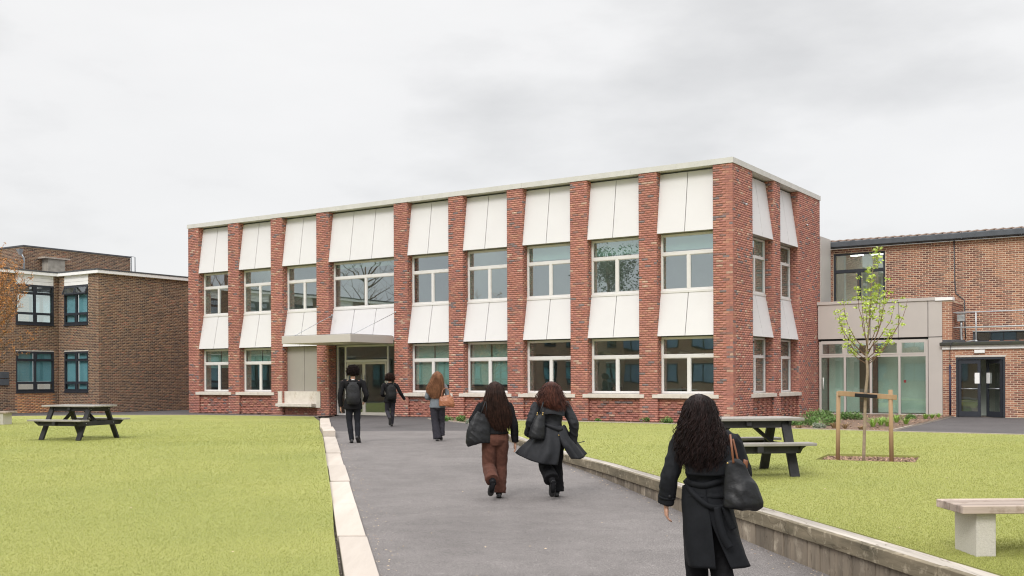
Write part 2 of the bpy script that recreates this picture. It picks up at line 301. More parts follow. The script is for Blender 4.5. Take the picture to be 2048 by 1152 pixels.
# ------------------------------------------------------------------ ground
def q_of(X, Y): return -L(X, Y)[1]
WY = [3.5, 7.9, 11.65, 17.7, 22.4, 26.3]; WX = [4.25, 3.52, 2.83, 1.76, .72, .05]
def sst(a, b, v): t = min(1, max(0, (v-a)/(b-a))); return t*t*(3-2*t)
def zpath(X, Y): return -.022*max(0., 25-max(Y, -12)) if Y < 25 else 0.
def zlr(X, Y): return .045*sst(1.2, 9, q_of(X, Y))+.008+.05*sst(.2, 3.6, X-float(np.interp(Y, WY, WX)))*sst(23, 19, Y)
def zll(X, Y): return -.03+.115*sst(1.2, 11, q_of(X, Y))-.026*max(0., 24-max(Y, -12))
def inside(p, poly):
    x, y = p; c = False; j = len(poly)-1
    for i in range(len(poly)):
        xi, yi = poly[i]; xj, yj = poly[j]
        if (yi > y) != (yj > y) and x < (xj-xi)*(y-yi)/(yj-yi)+xi: c = not c
        j = i
    return c
def patch(name, outline, zf, mat, holes=(), step=1.5, thick=.0, parent=None, near=None):
    outs = []
    def dens(poly):
        r = []
        for i in range(len(poly)):
            a, b = Vector(poly[i]), Vector(poly[(i+1) % len(poly)]); k = max(1, int((b-a).length/step))
            for q in range(k): r.append(a+(b-a)*q/k)
        return r
    loops = [dens(outline)]+[dens(h) for h in holes]; pts, edges = [], []
    for lp in loops:
        k = len(pts); pts += lp; edges += [(k+i, k+(i+1) % len(lp)) for i in range(len(lp))]
    xs = [p[0] for p in outline]; ys = [p[1] for p in outline]
    x = min(xs)+step*.37
    while x < max(xs):
        y = min(ys)+step*.41
        while y < max(ys):
            if inside((x, y), outline) and not any(inside((x, y), h) for h in holes): pts.append(Vector((x, y)))
            y += step
        x += step
    v, _, f, *_r = delaunay_2d_cdt(pts, edges, [], 0, 1e-4)
    F = []
    for t in f:
        c = sum((v[i] for i in t), Vector((0, 0)))/len(t)
        if inside(c, outline) and not any(inside(c, h) for h in holes): F.append(tuple(t))
    me = bpy.data.meshes.new(name); V3 = [(p[0], p[1], zf(p[0], p[1])) for p in v]
    if thick:   # skirt down the outline
        n0 = len(V3)
        for lp in loops:
            k = len(V3)
            for p in lp: z = zf(p[0], p[1]); V3.append((p[0], p[1], z)); V3.append((p[0], p[1], z-thick))
            m = len(lp)
            for i in range(m): a = k+2*i; b = k+2*((i+1) % m); F.append((a, b, b+1, a+1))
    me.from_pydata(V3, [], F); me.materials.append(mat); me.update()
    o = bpy.data.objects.new(name, me); COL.objects.link(o)
    if parent: o.parent = parent
    else: o['kind'] = 'structure'
    return o
gb = MB()
ys = [-400, -60, -12, 25, 60, 500]
for i in range(len(ys)-1):
    a, b = ys[i], ys[i+1]; gb.add([(-500, a, zpath(0, a)-.09), (500, a, zpath(0, a)-.09), (500, b, zpath(0, b)-.09), (-500, b, zpath(0, b)-.09)], [(0, 1, 2, 3)])
tag(gb.build('ground', soilg), kind='structure')
# kerb line (left of path) as measured on the ground, from near to far
KL = [(-.35, 4.5), (-.75, 6.4), (-1.52, 9.6), (-1.93, 11.8), (-2.43, 14.45), (-2.90, 17.0), (-3.42, 19.6), (-4.00, 23.2), (-4.72, 26.75)]
KR = [(-.03, 4.5), (-.43, 6.4), (-1.22, 9.7), (-1.62, 11.9), (-2.11, 14.45), (-2.61, 17.0), (-3.10, 19.6), (-3.74, 23.2), (-4.42, 26.75)]
WF = [(3.95, 3.5), (3.6, 5.5), (3.22, 7.9), (2.89, 9.8), (2.53, 11.65), (2.0, 14.7), (1.46, 17.7), (.93, 20.0), (.42, 22.4), (.02, 24.6), (-.25, 26.3)]   # right retaining wall, front face
def mk(c, off):
    r = []
    for i, p in enumerate(c):
        a = Vector(c[max(i-1, 0)]); b = Vector(c[min(i+1, len(c)-1)]); t = (b-a).normalized(); r.append((p[0]+t.y*off, p[1]-t.x*off))
    return r
KL = [(-1.52-.1895*(q-9.6), q) for q in (4.5, 7, 9.6, 12, 14.5, 17, 19.5, 22, 24.5, 26.75)]; KR = [(-1.20-.1900*(q-9.6), q) for q in (4.5, 7, 9.6, 12, 14.5, 17, 19.5, 22, 24.5, 26.75)]
KR2 = KR+[(-5.2, 30.0), (-6.5, 38.0), (-7.2, 40.6)]
path_out = [(KL[0][0]+.1, -14), (KL[0][0]+.1, 4.5)]+[(b[0]-.012, b[1]) for a, b in zip(KL, KR)]+[(-5.3, 30.25), (.0, 30.1), (-.1, 26.3)]+[(p[0]+.12, p[1]) for p in WF[::-1]]+[(4.2, -14)]
patch('path', path_out, lambda X, Y: zpath(X, Y), asph, step=1.2)
# darker, newer asphalt by the entrance
c1 = W(-11.3, -1.4); c2 = W(-6.9, -4.4); c3 = W(-11.3, .1); c4 = W(-17.3, .6)
patch('entrance_asphalt', [(-5.3, 30.254), (-6.55, 38.0), (-7.05, 40.1), (c4.x, c4.y), (c3.x, c3.y), (c1.x, c1.y), (c2.x, c2.y), (-.2, 32.2), (.0, 30.104)], lambda X, Y: .0, asphd)
# lawns
def Wp(l): return [tuple(W(a, b)[:2]) for a, b in l]
lawnL = [(KL[0][0]-.1, -14)]+[(p[0]-(.045 if p[1] < 13 else .012), p[1]) for p in KL]+[(-5.35, 29.5), (-6.8, 37.5)]+Wp([(-17.6, -.75), (-23.3, -1.75), (-26.4, -4.3), (-27.6, -9), (-28, -46)])+[(-70, -14)]
LL = patch('lawn', lawnL, zll, lawnm, step=1.3, thick=.08)
pit = [(5.08, 17.85), (5.72, 19.2), (7.15, 18.62), (6.50, 17.15)]
wb = mk(WF, .30)
lawnRfar = Wp([(-7.7, -1.2), (-4.4, -1.15), (-.8, -1.45), (1.6, -2.45), (5.6, -2.9), (12, -3.1), (26, -3.3)])
lawnR = [(4.3, -14)]+wb+[(-.15, 28.5), (-.35, 32.0)]+lawnRfar+[(34, -14)]
LR = patch('lawn', lawnR, zlr, lawnm, holes=[pit], step=.6, thick=.08)
# beds, edging, paving, left strip
bed = Wp([(-11.3, .2), (-11.3, -1.35), (-6.95, -4.35)])+[(-.38, 32.0)]+lawnRfar[:5]+Wp([(4.95, 8.6), (.0, 8.7), (.1, .0)])
def zbed(X, Y):
    lx, ly = L(X, Y); return -.004+.07*sst(.0, 2.0, ly+1.2 if lx > -1 else 0)+.02*noise.noise((X*2, Y*2, 0))
tag(patch('planting_bed', bed, zbed, soilm, step=.5))
tag(patch('door_paving', Wp([(5.6, -2.85), (4.95, 8.62), (30, 8.62), (30, -3.3), (12, -3.05)]), lambda X, Y: .012, asphd), kind='structure')
tag(patch('side_asphalt', Wp([(-17.4, -.8), (-17.3, .2), (-26.0, .2), (-26.0, 4), (-30.2, 12), (-33.4, -2), (-33.4, -46), (-27.8, -46), (-27.5, -9), (-26.35, -4.3), (-23.25, -1.7)]), lambda X, Y: -.035, asphd), kind='structure')
def strip_line(name, pts, wd, z0f, z1f, mat, kind='structure'):
    mb = MB(); b = mk(pts, wd)
    for i in range(len(pts)-1):
        P = [pts[i], pts[i+1], b[i+1], b[i]]; mb.hexa([(p[0], p[1], z0f(*p)) for p in P]+[(p[0], p[1], z1f(*p)) for p in P])
    return tag(mb.build(name, mat), kind=kind)
strip_line('lawn_edging', lawnRfar, -.06, lambda x, y: -.1, lambda x, y: .035, edgem)
strip_line('bed_edging', Wp([(-11.3, .0), (-11.3, -1.35), (-6.95, -4.35)])+[(-.4, 32.0)], -.05, lambda x, y: -.1, lambda x, y: .03, edgem)
strip_line('paving_edging', Wp([(5.6, -2.9), (4.95, 8.55)]), -.05, lambda x, y: -.1, lambda x, y: .06, edgem)
strip_line('lawn_edging', Wp([(-17.4, -.72), (-23.3, -1.72), (-26.4, -4.27), (-27.6, -9), (-28, -40)]), .06, lambda x, y: -.1, lambda x, y: zll(x, y)+.012, edgem)
# turf blades (nobody could count them): one mesh of single-triangle blades, dense near the camera
def blades(name, test, x0f, x1f, zf, n, ymin, ymax, mat, hgt=.013):
    u = RNG.random(n); Y = ymin*(ymax/ymin)**u; X = x0f(Y)+(x1f(Y)-x0f(Y))*RNG.random(n)
    keep = np.array([test((a, b)) for a, b in zip(X, Y)]); X = X[keep]; Y = Y[keep]; n = len(X)
    kp = RNG.random(len(Y)) < np.clip((ymax-Y)/(ymax*.45), 0, 1); X = X[kp]; Y = Y[kp]; n = len(X)
    Z = np.array([zf(a, b) for a, b in zip(X, Y)])-.002
    sc = (Y/12)**.55; h = hgt*(.55+.9*RNG.random(n))*np.maximum(sc, .8); wd = .0026*np.maximum(sc, .9)*(.7+.8*RNG.random(n)); a = RNG.random(n)*6.283; la = RNG.random(n)*6.283; ln = h*(.25+.7*RNG.random(n))
    V = np.empty((n, 3, 3), np.float32)
    V[:, 0] = np.stack([X-np.cos(a)*wd, Y-np.sin(a)*wd, Z], 1); V[:, 1] = np.stack([X+np.cos(a)*wd, Y+np.sin(a)*wd, Z], 1); V[:, 2] = np.stack([X+np.cos(la)*ln, Y+np.sin(la)*ln, Z+h], 1)
    me = bpy.data.meshes.new(name); me.vertices.add(3*n); me.vertices.foreach_set('co', V.ravel()); me.loops.add(3*n); me.loops.foreach_set('vertex_index', np.arange(3*n, dtype=np.int32))
    me.polygons.add(n); me.polygons.foreach_set('loop_start', np.arange(0, 3*n, 3, dtype=np.int32)); me.polygons.foreach_set('loop_total', np.full(n, 3, dtype=np.int32)); me.update(); me.validate(); me.materials.append(mat)
    o = bpy.data.objects.new(name, me); COL.objects.link(o); return o
bladem = M('turf_blades', (.345, .362, .110), (.30, .318, .090), .5, .8, spec=.2, island=.30)
kx = np.array([p[1] for p in KL]+[29.5, 38]); kv = np.array([p[0] for p in KL]+[-5.35, -6.9])
tag(blades('short_grass', lambda p: inside(p, lawnL), lambda Y: -.53*Y-.3, lambda Y: np.interp(Y, kx, kv)-.03, zll, 420000, 7.5, 42, bladem), label='short yellow-green turf blades left of the path', cat='grass', kind='stuff')
wx = np.array([p[1] for p in wb]+[32]); wv = np.array([p[0] for p in wb]+[-.3])
tag(blades('short_grass', lambda p: inside(p, lawnR) and not inside(p, pit), lambda Y: np.interp(Y, wx, wv), lambda Y: .53*Y+.3, zlr, 420000, 6.5, 40, bladem), label='short yellow-green turf blades right of the timber wall', cat='grass', kind='stuff')
def chips(name, poly, zf, n, size, mat, label):
    xs = [p[0] for p in poly]; ys = [p[1] for p in poly]; mb = MB(); k = 0
    while k < n:
        x, y = random.uniform(min(xs), max(xs)), random.uniform(min(ys), max(ys))
        if not inside((x, y), poly): continue
        k += 1; z = zf(x, y)+random.uniform(.0, .012); a = random.random()*6.28; l = size*random.uniform(.5, 1.6); wd = l*random.uniform(.25, .6); ti = random.uniform(-.4, .4)
        ax = Vector((math.cos(a), math.sin(a), ti)); ay = Vector((-math.sin(a), math.cos(a), random.uniform(-.4, .4))); c = Vector((x, y, z)); up = Vector((0, 0, l*.18))
        mb.add([c-ax*l-ay*wd, c+ax*l-ay*wd*.6, c+ax*l*.8+ay*wd, c-ax*l*.7+ay*wd, c+up], [(0, 1, 4), (1, 2, 4), (2, 3, 4), (3, 0, 4)])
    return tag(mb.build(name, mat), label=label, cat='bark mulch', kind='stuff')
patch('tree_pit', pit, lambda X, Y: zlr(X, Y)-.045, soilm)
tag(chips('bark_chips', pit, lambda X, Y: zlr(X, Y)-.045, 1500, .022, chipm, 'brown bark chips filling the square tree pit'))
tag(chips('bark_mulch', bed, zbed, 5200, .024, chipm, 'brown bark mulch strewn over the planting bed'))
gap = [(p[0]-.10, p[1]) for p in KL[:5]]+[(p[0]-.01, p[1]) for p in KL[:5]][::-1]
tag(chips('gravel', gap, lambda X, Y: zpath(X, Y)-.02, 900, .010, M('gap_gravel', (.34, .30, .26), (.2, .17, .15), 20, .9, island=.5), 'loose grit in the gap between turf and pale timber kerb'))
tag(patch('gap_soil', [(p[0]-.2, p[1]) for p in KL]+[(p[0]-.004, p[1]) for p in KL][::-1], lambda X, Y: zpath(X, Y)-.03, soilg, step=.8))
lit = MB()
for i in range(70):     # fallen petals and crumbs on turf and path
    Y = 9*(3.2**random.random()); X = random.uniform(-.47, .47)*Y; z = zll(X, Y) if X < np.interp(Y, kx, kv) else (zlr(X, Y) if X > np.interp(Y, wx, wv) else (zpath(X, Y) if X < np.interp(Y, wx, wv)-.4 and X > np.interp(Y, kx, kv)+.4 else None))
    if z is None or inside((X, Y), pit): continue
    r = random.uniform(.008, .018); a = random.random()*3; z += .014
    lit.add([(X+r*math.cos(a+k*1.57), Y+r*math.sin(a+k*1.57)*.6, z+.004*(k % 2)) for k in range(4)]+[(X, Y, z+.008)], [(0, 1, 4), (1, 2, 4), (2, 3, 4), (3, 0, 4)])
for i in range(420):     # crumbs and dry bits gathered along both edges of the path
    Y = 7.5*(3.3**random.random()); off = abs(random.gauss(0, .16)); X = (float(np.interp(Y, kx, kv))+.34+off) if random.random() < .45 else (float(np.interp(Y, [p[1] for p in WF], [p[0] for p in WF]))-.02-off)
    if X < np.interp(Y, kx, kv)+.34: continue
    r = random.uniform(.005, .016); a = random.random()*3; z = zpath(X, Y)+.003
    lit.add([(X+r*math.cos(a+k*1.57), Y+r*math.sin(a+k*1.57)*.5, z+.003*(k % 2)) for k in range(4)]+[(X, Y, z+.006)], [(0, 1, 4), (1, 2, 4), (2, 3, 4), (3, 0, 4)])
tag(lit.build('leaf_litter', M('pale_litter', (.55, .46, .34), (.3, .2, .13), 3, .8, island=.5)), label='tiny fallen petals and dry crumbs scattered over turf and path edges', cat='litter', kind='stuff')

# ------------------------------------------------------------------ timber kerb (left) and timber wall (right)
def lerp_curve(c, y): return float(np.interp(y, [p[1] for p in c], [p[0] for p in c]))
kerb = thing('timber_kerb', 'row of pale bleached timber sleepers edging the left side of the path', 'kerb', (KL[0][0], KL[0][1], -.45))
def kb(ya, yb, top, xl=KL, xr=KR):
    mb = MB(); o = Vector(kerb.location); g = .016; P = []
    rows = [ya+g, (ya+yb)/2, yb-g]
    dz0, dx0 = random.uniform(-.008, .010), random.uniform(-.010, .010)
    for yy in rows:
        a, b = lerp_curve(xl, yy)+dx0, lerp_curve(xr, yy)+dx0; t = top(yy)+dz0+random.uniform(-.004, .004); P.append([(a, yy, t), (b, yy, t+random.uniform(-.004, .004)), (b, yy, t-.2), (a, yy, t-.2)])
    V = [Vector(p)-o for r_ in P for p in r_]; F = [(3, 2, 1, 0), (8, 9, 10, 11)]
    for i in (0, 4):
        for k in range(4): F.append((i+k, i+(k+1) % 4, i+4+(k+1) % 4, i+4+k))
    mb.add(V, F); return mb.build('sleeper', sleeper, kerb, bevel=.006)
cuts = [4.6, 6.9, 9.0, 11.85, 14.45, 16.98, 19.4, 21.9, 24.2, 26.75]
for a, b in zip(cuts[:-1], cuts[1:]): kb(a, b, lambda y: zpath(0, y)+.035)
KL3 = KL[-1:]+[(-5.55, 30.7), (-6.9, 38.1), (-7.25, 40.2)]; KR3 = KR[-1:]+[(-5.23, 30.7), (-6.56, 38.1), (-6.92, 40.2)]
for a, b in ((26.76, 29.2), (29.2, 31.8), (31.8, 34.5), (34.5, 37.2), (37.2, 40.1)): kb(a, b, lambda y: .175 if y < 29.2 else .15-.012*(y-29), KL3, KR3)
wall = thing('timber_retaining_wall', 'low weathered timber retaining wall with plank cap along the right lawn', 'retaining wall', (WF[0][0], WF[0][1], -.5))
wo = Vector(wall.location); WFs = sorted(WF, key=lambda p: p[1])
def wtop(y): return .065+.05*sst(19, 25, y)
def wpt(y, off, z):   # point on the wall line, pushed back by off
    x = lerp_curve(WFs, y); x2 = lerp_curve(WFs, y+.3); t = Vector((x2-x, .3)).normalized(); return Vector((x+t.y*off, y-t.x*off, z))-wo
def wprism(name, ya, yb, o0, o1, z0f, z1f, mat, n=3, bev=.005):
    V, F = [], []
    for i in range(n+1):
        y = ya+(yb-ya)*i/n; V += [wpt(y, o0, z0f(y)), wpt(y, o1, z0f(y)), wpt(y, o1, z1f(y)), wpt(y, o0, z1f(y))]
    F = [(0, 1, 2, 3), tuple(4*n+k for k in (3, 2, 1, 0))]
    for i in range(n):
        for k in range(4): F.append((4*i+k, 4*i+4+k, 4*i+4+(k+1) % 4, 4*i+(k+1) % 4))
    return MB().add(V, F).build(name, mat, wall, bevel=bev)
y = 4.0
while y < 26.2:     # upright boards
    wd = random.uniform(.16, .26) if y < 16 else random.uniform(.28, .34); dp = random.uniform(0, .012)
    wprism('board', y+.004, min(y+wd-.004, 26.3), .012+dp, .05+dp, lambda q: zpath(0, q)-.1, lambda q: wtop(q)-.13, oldwood, 1, .003); y += wd
cy_ = [4.0, 5.9, 8.0, 10.55, 13.1, 15.6, 18.1, 20.6, 23.2, 26.3]
for a, b in zip(cy_[:-1], cy_[1:]): dz = random.uniform(-.006, .006); wprism('capping_beam', a+.005, b-.005, -.012, .058, lambda q: wtop(q)-.135, lambda q, dz=dz: wtop(q)+dz, captim)
for k in range(3):
    for a, b in zip(cy_[:-1], cy_[1:]): sh = .7*k; wprism('top_plank', max(4, a+sh)+.004, min(26.3, b+sh)-.004, .066+k*.078, .136+k*.078, lambda q: wtop(q)-.06, lambda q, k=k: wtop(q)-.006*(k+1)+random.uniform(-.002, .002), topwood)

# ------------------------------------------------------------------ bricks
UB = MB(); UB.add([(-.5, 0, -.5), (.5, 0, -.5), (.5, 0, .5), (-.5, 0, .5), (-.5, 1, -.5), (.5, 1, -.5), (.5, 1, .5), (-.5, 1, .5)], [(0, 1, 2, 3), (1, 5, 6, 2), (4, 0, 3, 7), (3, 2, 6, 7), (4, 5, 1, 0)])
unit_meshes = {}
def unit(mat):
    if mat.name not in unit_meshes: me = UB.mesh('brick_'+mat.name); me.materials.append(mat); unit_meshes[mat.name] = me
    return unit_meshes[mat.name]
def wall_bricks(ox, oy, dx, dy, Ln, z0, z1, openings=(), proud=.005, jut=None, mat=None, phase=0, jt=.011):
    """bricks of one wall face: origin, direction along the wall; outward = (dy,-dx). Returns list (cx,cy,cz,len,h,proud,ang,mat)"""
    out_ = []; nz_ = int(round((z1-z0)/.075)); ang = math.atan2(dy, dx)
    for c in range(nz_):
        zc = z0+c*.075+.0375
        if zc+.03 > z1+.005: continue
        off = 0 if (c+phase) % 2 == 0 else -.1125
        a = off; i = 0
        while a < Ln:
            s0, s1 = max(a, 0), min(a+.225-jt, Ln); a += .225; i += 1
            segs = [(s0, s1)]
            for (oa, ob, za, zb) in openings:
                if za-.02 < zc < zb+.02:
                    ns = []
                    for (p, q) in segs:
                        if q <= oa or p >= ob: ns.append((p, q))
                        else:
                            if p < oa: ns.append((p, oa))
                            if q > ob: ns.append((ob, q))
                    segs = ns
            for (p, q) in segs:
                if q-p < .03: continue
                pr = proud+random.uniform(-.0022, .0022)
                if jut: pr += jut(c, i, p)
                m = mat(ox+dx*(p+q)/2, oy+dy*(p+q)/2, zc) if callable(mat) else mat
                out_.append((ox+dx*(p+q)/2, oy+dy*(p+q)/2, zc+random.uniform(-.0015, .0015), q-p, .0755-jt, pr, ang, m))
    return out_
def lay(root, rootW, B, nmax=300, name='brick'):
    """the nmax bricks that show largest become parts, the others one joined part per material"""
    def score(b):
        X, Y = rootW(b[0], b[1]); Z = b[2]
        px = X/Y if Y > 1 else 9
        return Y if (abs(px) < .475 and b[7] is not None and not b[-1] == 'h') else 1e9
    B.sort(key=score)
    for i, b in enumerate(B[:nmax]):
        o = bpy.data.objects.new('brick', unit(b[7])); COL.objects.link(o); o.parent = root
        nx, ny = math.sin(b[6]), -math.cos(b[6])
        o.location = (b[0]+nx*b[5], b[1]+ny*b[5], b[2]); o.rotation_euler = (0, 0, b[6]); o.scale = (b[3], b[5]+.012, b[4])
    by = {}
    for b in B[nmax:]: by.setdefault(b[7].name, []).append(b)
    FT = np.array([(0, 1, 2, 3), (1, 5, 6, 2), (4, 0, 3, 7), (3, 2, 6, 7), (4, 5, 1, 0)])
    U = np.array(UB.v)
    for mn, bl in by.items():
        A = np.array([b[:7] for b in bl], float); n = len(A); ca, sa = np.cos(A[:, 6]), np.sin(A[:, 6])
        lx = U[None, :, 0]*A[:, 3, None]; ly = U[None, :, 1]*(A[:, 5, None]+.012)-A[:, 5, None]; lz = U[None, :, 2]*A[:, 4, None]
        V = np.stack([A[:, 0, None]+lx*ca[:, None]-ly*sa[:, None], A[:, 1, None]+lx*sa[:, None]+ly*ca[:, None], A[:, 2, None]+lz], 2).reshape(-1, 3)
        F = (FT[None]+8*np.arange(n)[:, None, None]).reshape(-1)
        me = bpy.data.meshes.new(name+'work'); me.vertices.add(8*n); me.vertices.foreach_set('co', V.astype(np.float32).ravel()); me.loops.add(len(F)); me.loops.foreach_set('vertex_index', F.astype(np.int32))
        me.polygons.add(5*n); me.polygons.foreach_set('loop_start', np.arange(0, 20*n, 4, dtype=np.int32)); me.polygons.foreach_set('loop_total', np.full(5*n, 4, dtype=np.int32)); me.update(); me.validate()
        me.materials.append(bpy.data.materials[mn]); o = bpy.data.objects.new('brickwork', me); COL.objects.link(o); o.parent = root; o['kind'] = 'stuff'

# ------------------------------------------------------------------ main school building
SB = thing('school_building', 'two-storey red brick school block with white sloping panels between brick piers', 'building', (CX, CY, 0), TH)
def mainW(x, y): v = W(x, y); return v.x, v.y
piers = [(0, .67), (2.67, 3.33), (5.33, 6.0), (8.0, 8.66), (10.66, 11.32), (13.33, 13.99), (17.47, 18.13), (20.13, 20.79), (22.79, 23.45), (25.41, 26.08)]
REC = .34; ZT = 8.33
B = []
for i, (a, b) in enumerate(piers):
    # mortar core set back behind the brick faces; the corner pier wraps the side
    x0, x1 = -b+.006, -a-.006
    if i == 0: MB().box(-.666+.006, -.006, .006, 1.74-.006, -.2, ZT).build('pier', redm, SB)
    elif i == 5: MB().box(x0, x1, .006, .62, -.2, ZT).build('pier', redm, SB)
    else: MB().box(x0, x1, .006, .335, -.2, ZT).build('pier', redm, SB)
    B += wall_bricks(-b, 0, 1, 0, b-a, 0, ZT, mat=red, phase=i)
    if i > 0: B += wall_bricks(-a, .005, 0, 1, (.312 if i not in (6,) else .44), 0, ZT, mat=red, phase=i+1)      # right-hand reveal
    if i > 0 and i < 10: pass
B += wall_bricks(0, 0, 0, 1, 1.74, 0, ZT, mat=red, phase=1)
side_p = [(3.78, 4.45), (6.42, 8.95)]
for j, (a, b) in enumerate(side_p):
    MB().box(-.335, -.006, a+.006, b-.006, -.2, ZT).build('pier', redm, SB)
    B += wall_bricks(0, a, 0, 1, b-a, 0, ZT, mat=red, phase=j)
    B += wall_bricks(-.312, a, 1, 0, .305, 0, ZT, mat=red, phase=j+1)      # reveal facing the corner
bays = [(piers[i][1], piers[i+1][0]) for i in range(9)]       # u ranges from the corner leftwards
jut = lambda c, i, p: (.028 if (c % 2 == 0 and (i+c//2) % 2 == 0) else (.012 if random.random() < .15 else 0))
def window(x0, x1, z0, z1, y, root, frame=wframe, g=glass, tr=.66, mull=.5, axis='x', fw=.055, rev=False, hide=()):
    """frame mesh (a part) with panes (sub-parts). axis x: lies in plane y; axis y: lies in plane x=y."""
    mb = MB(); zt = z0+(z1-z0)*tr; xm = x0+(x1-x0)*mull; s = 1 if axis == 'x' else -1
    def bx(a, b, c, d, y0, y1):
        if axis == 'x': mb.box(a, b, y0, y1, c, d)
        else: mb.box(-y1, -y0, a, b, c, d)
    Y = y if axis == 'x' else -y
    bx(x0, x1, z0, z0+fw, Y-.02, Y+.06); bx(x0, x1, z1-fw, z1, Y-.02, Y+.06); bx(x0, x0+fw, z0+fw, z1-fw, Y-.02, Y+.06); bx(x1-fw, x1, z0+fw, z1-fw, Y-.02, Y+.06)
    bx(x0+fw, x1-fw, zt-.05, zt+.05, Y-.025, Y+.06)
    bx(xm-.05, xm+.05, z0+fw, zt-.05, Y-.025, Y+.06)
    for hx in (x0+.5, x1-.5): bx(hx-.05, hx+.05, zt+.05, zt+.075, Y-.03, Y-.01)    # vent catches
    f = mb.build('window', frame, root)
    for k, (a, b, c, d) in enumerate(((x0+fw, xm-.05, z0+fw, zt-.05), (xm+.05, x1-fw, z0+fw, zt-.05), (x0+fw, x1-fw, zt+.05, z1-fw))):
        if k in hide: continue
        p = MB()
        ins = .03
        if axis == 'x':
            q = MB().box(a, b, y+.02, y+.032, c, d); p.box(a, a+.022, y-.005, y+.018, c, d); p.box(b-.022, b, y-.005, y+.018, c, d); p.box(a+.022, b-.022, y-.005, y+.018, c, c+.022); p.box(a+.022, b-.022, y-.005, y+.018, d-.022, d)
        else:
            q = MB().box(y-.032, y-.02, a, b, c, d); p.box(y-.018, y+.005, a, a+.022, c, d); p.box(y-.018, y+.005, b-.022, b, c, d)
        q.build('pane', g, f)
        p.build('sash', frame, f)
    return f
def panels(x0, x1, zb, zt, root, n=2, ytop=.30, axis='x'):
    """sloping cladding: recessed at the top, flush with the piers at the bottom"""
    wd = (x1-x0)/n
    for k in range(n):
        a = x0+k*wd+(.0 if k == 0 else .011); b = x0+(k+1)*wd-(.0 if k == n-1 else .011)
        if axis == 'x': P = [(a, .012, zb), (b, .012, zb), (b, .055, zb), (a, .055, zb), (a, ytop, zt), (b, ytop, zt), (b, ytop+.03, zt), (a, ytop+.03, zt)]
        else: P = [(-.055, a, zb), (-.012, a, zb), (-.012, b, zb), (-.055, b, zb), (-ytop-.03, a, zt), (-ytop, a, zt), (-ytop, b, zt), (-ytop-.03, b, zt)]
        MB().hexa(P).build('panel', white, root)
    # closed underside and dark cavity behind the open joint
    if axis == 'x':
        MB().box(x0, x1, .058, .36, zb+.004, zb+.03).build('soffit', metalp, root)
        MB().hexa([(x0, .075, zb+.03), (x1, .075, zb+.03), (x1, .37, zb+.03), (x0, .37, zb+.03), (x0, ytop+.05, zt-.02), (x1, ytop+.05, zt-.02), (x1, ytop+.07, zt-.02), (x0, ytop+.07, zt-.02)]).build('panel_backing', darkv, root)
    else:
        MB().box(-.36, -.058, x0, x1, zb+.004, zb+.03).build('soffit', metalp, root)
        MB().hexa([(-.37, x0, zb+.03), (-.075, x0, zb+.03), (-.075, x1, zb+.03), (-.37, x1, zb+.03), (-ytop-.07, x0, zt-.02), (-ytop-.05, x0, zt-.02), (-ytop-.05, x1, zt-.02), (-ytop-.07, x1, zt-.02)]).build('panel_backing', darkv, root)
for i, (ua, ub) in enumerate(bays):
    x0, x1 = -ub+.001, -ua-.001; ent = i == 5; niche = i == 6
    panels(x0, x1, 6.27, 8.27, SB, 3 if ent else 2)
    panels(x0, x1, 2.86 if not ent else 3.0, 4.30, SB, 3 if ent else 2)
    window(x0, x1, 4.37, 6.25, REC, SB, tr=.655 if not ent else .66)
    MB().box(x0, x1, REC-.06, REC+.1, 4.30, 4.369).build('sill', wframe, SB)
    if not ent and not niche:
        window(x0, x1, .945, 2.83, REC, SB)
        s = MB().box(x0-.18, x1+.18, -.035, -.001, .80, .92).box(x0+.001, x1-.001, .0, REC+.05, .845, .935).build('sill', sillm, SB)
    if not ent:
        B += wall_bricks(x0, .12, 1, 0, x1-x0, 0, .80 if not niche else .35, mat=red, jut=jut if not niche else None, phase=i)
        MB().box(x0, x1, .13, .45, -.2, .80).build('plinth', redm, SB)
# niche bay: metal panels over a cast stone seat
x0, x1 = -bays[6][1], -bays[6][0]
for k in range(2): MB().box(x0+k*1.0+(.008 if k else .002), x0+(k+1)*1.0-(.002 if k else .008), .30, .33, .97, 2.85).build('metal_panel', metalp, SB)
MB().box(x0, x1, .335, .4, .9, 2.86).build('panel_backing', darkv, SB)
seat = MB().box(x0-.22, x0-.002, -.05, -.002, .36, .97).box(x1+.002, x1+.22, -.05, -.002, .36, .97).box(x0+.002, x1-.002, .11, .28, .36, .97).box(x0-.22, x1+.22, -.05, -.002, .30, .36)
seat.build('seat_surround', sillm, SB)
MB().box(x0-.10, x1-.02, -.32, -.053, .335, .46).box(x0+.005, x1-.005, -.053, .11, .36, .46).build('seat_slab', sillm, SB, bevel=.008)
# side bays
for (a, b) in ((1.74, 3.78), (4.45, 6.42)):
    a += .001; b -= .001
    panels(a, b, 6.27, 8.27, SB, 2, axis='y'); panels(a, b, 2.86, 4.30, SB, 2, axis='y')
    window(a, b, 4.37, 6.25, -REC, SB, axis='y'); window(a, b, .945, 2.83, -REC, SB, axis='y')
    MB().box(-REC-.1, -REC+.06, a, b, 4.30, 4.369).build('sill', wframe, SB)
    MB().box(.001, .035, a-.18, b+.18, .80, .92).box(-REC-.05, -.001, a+.001, b-.001, .845, .935).build('sill', sillm, SB)
    B += wall_bricks(-.12, a, 0, 1, b-a, 0, .80, mat=red, jut=lambda c, i, p: .03 if (i+c) % 2 == 0 else 0)
    MB().box(-.45, -.13, a, b, -.2, .80).build('plinth', redm, SB)
lay(SB, mainW, B)
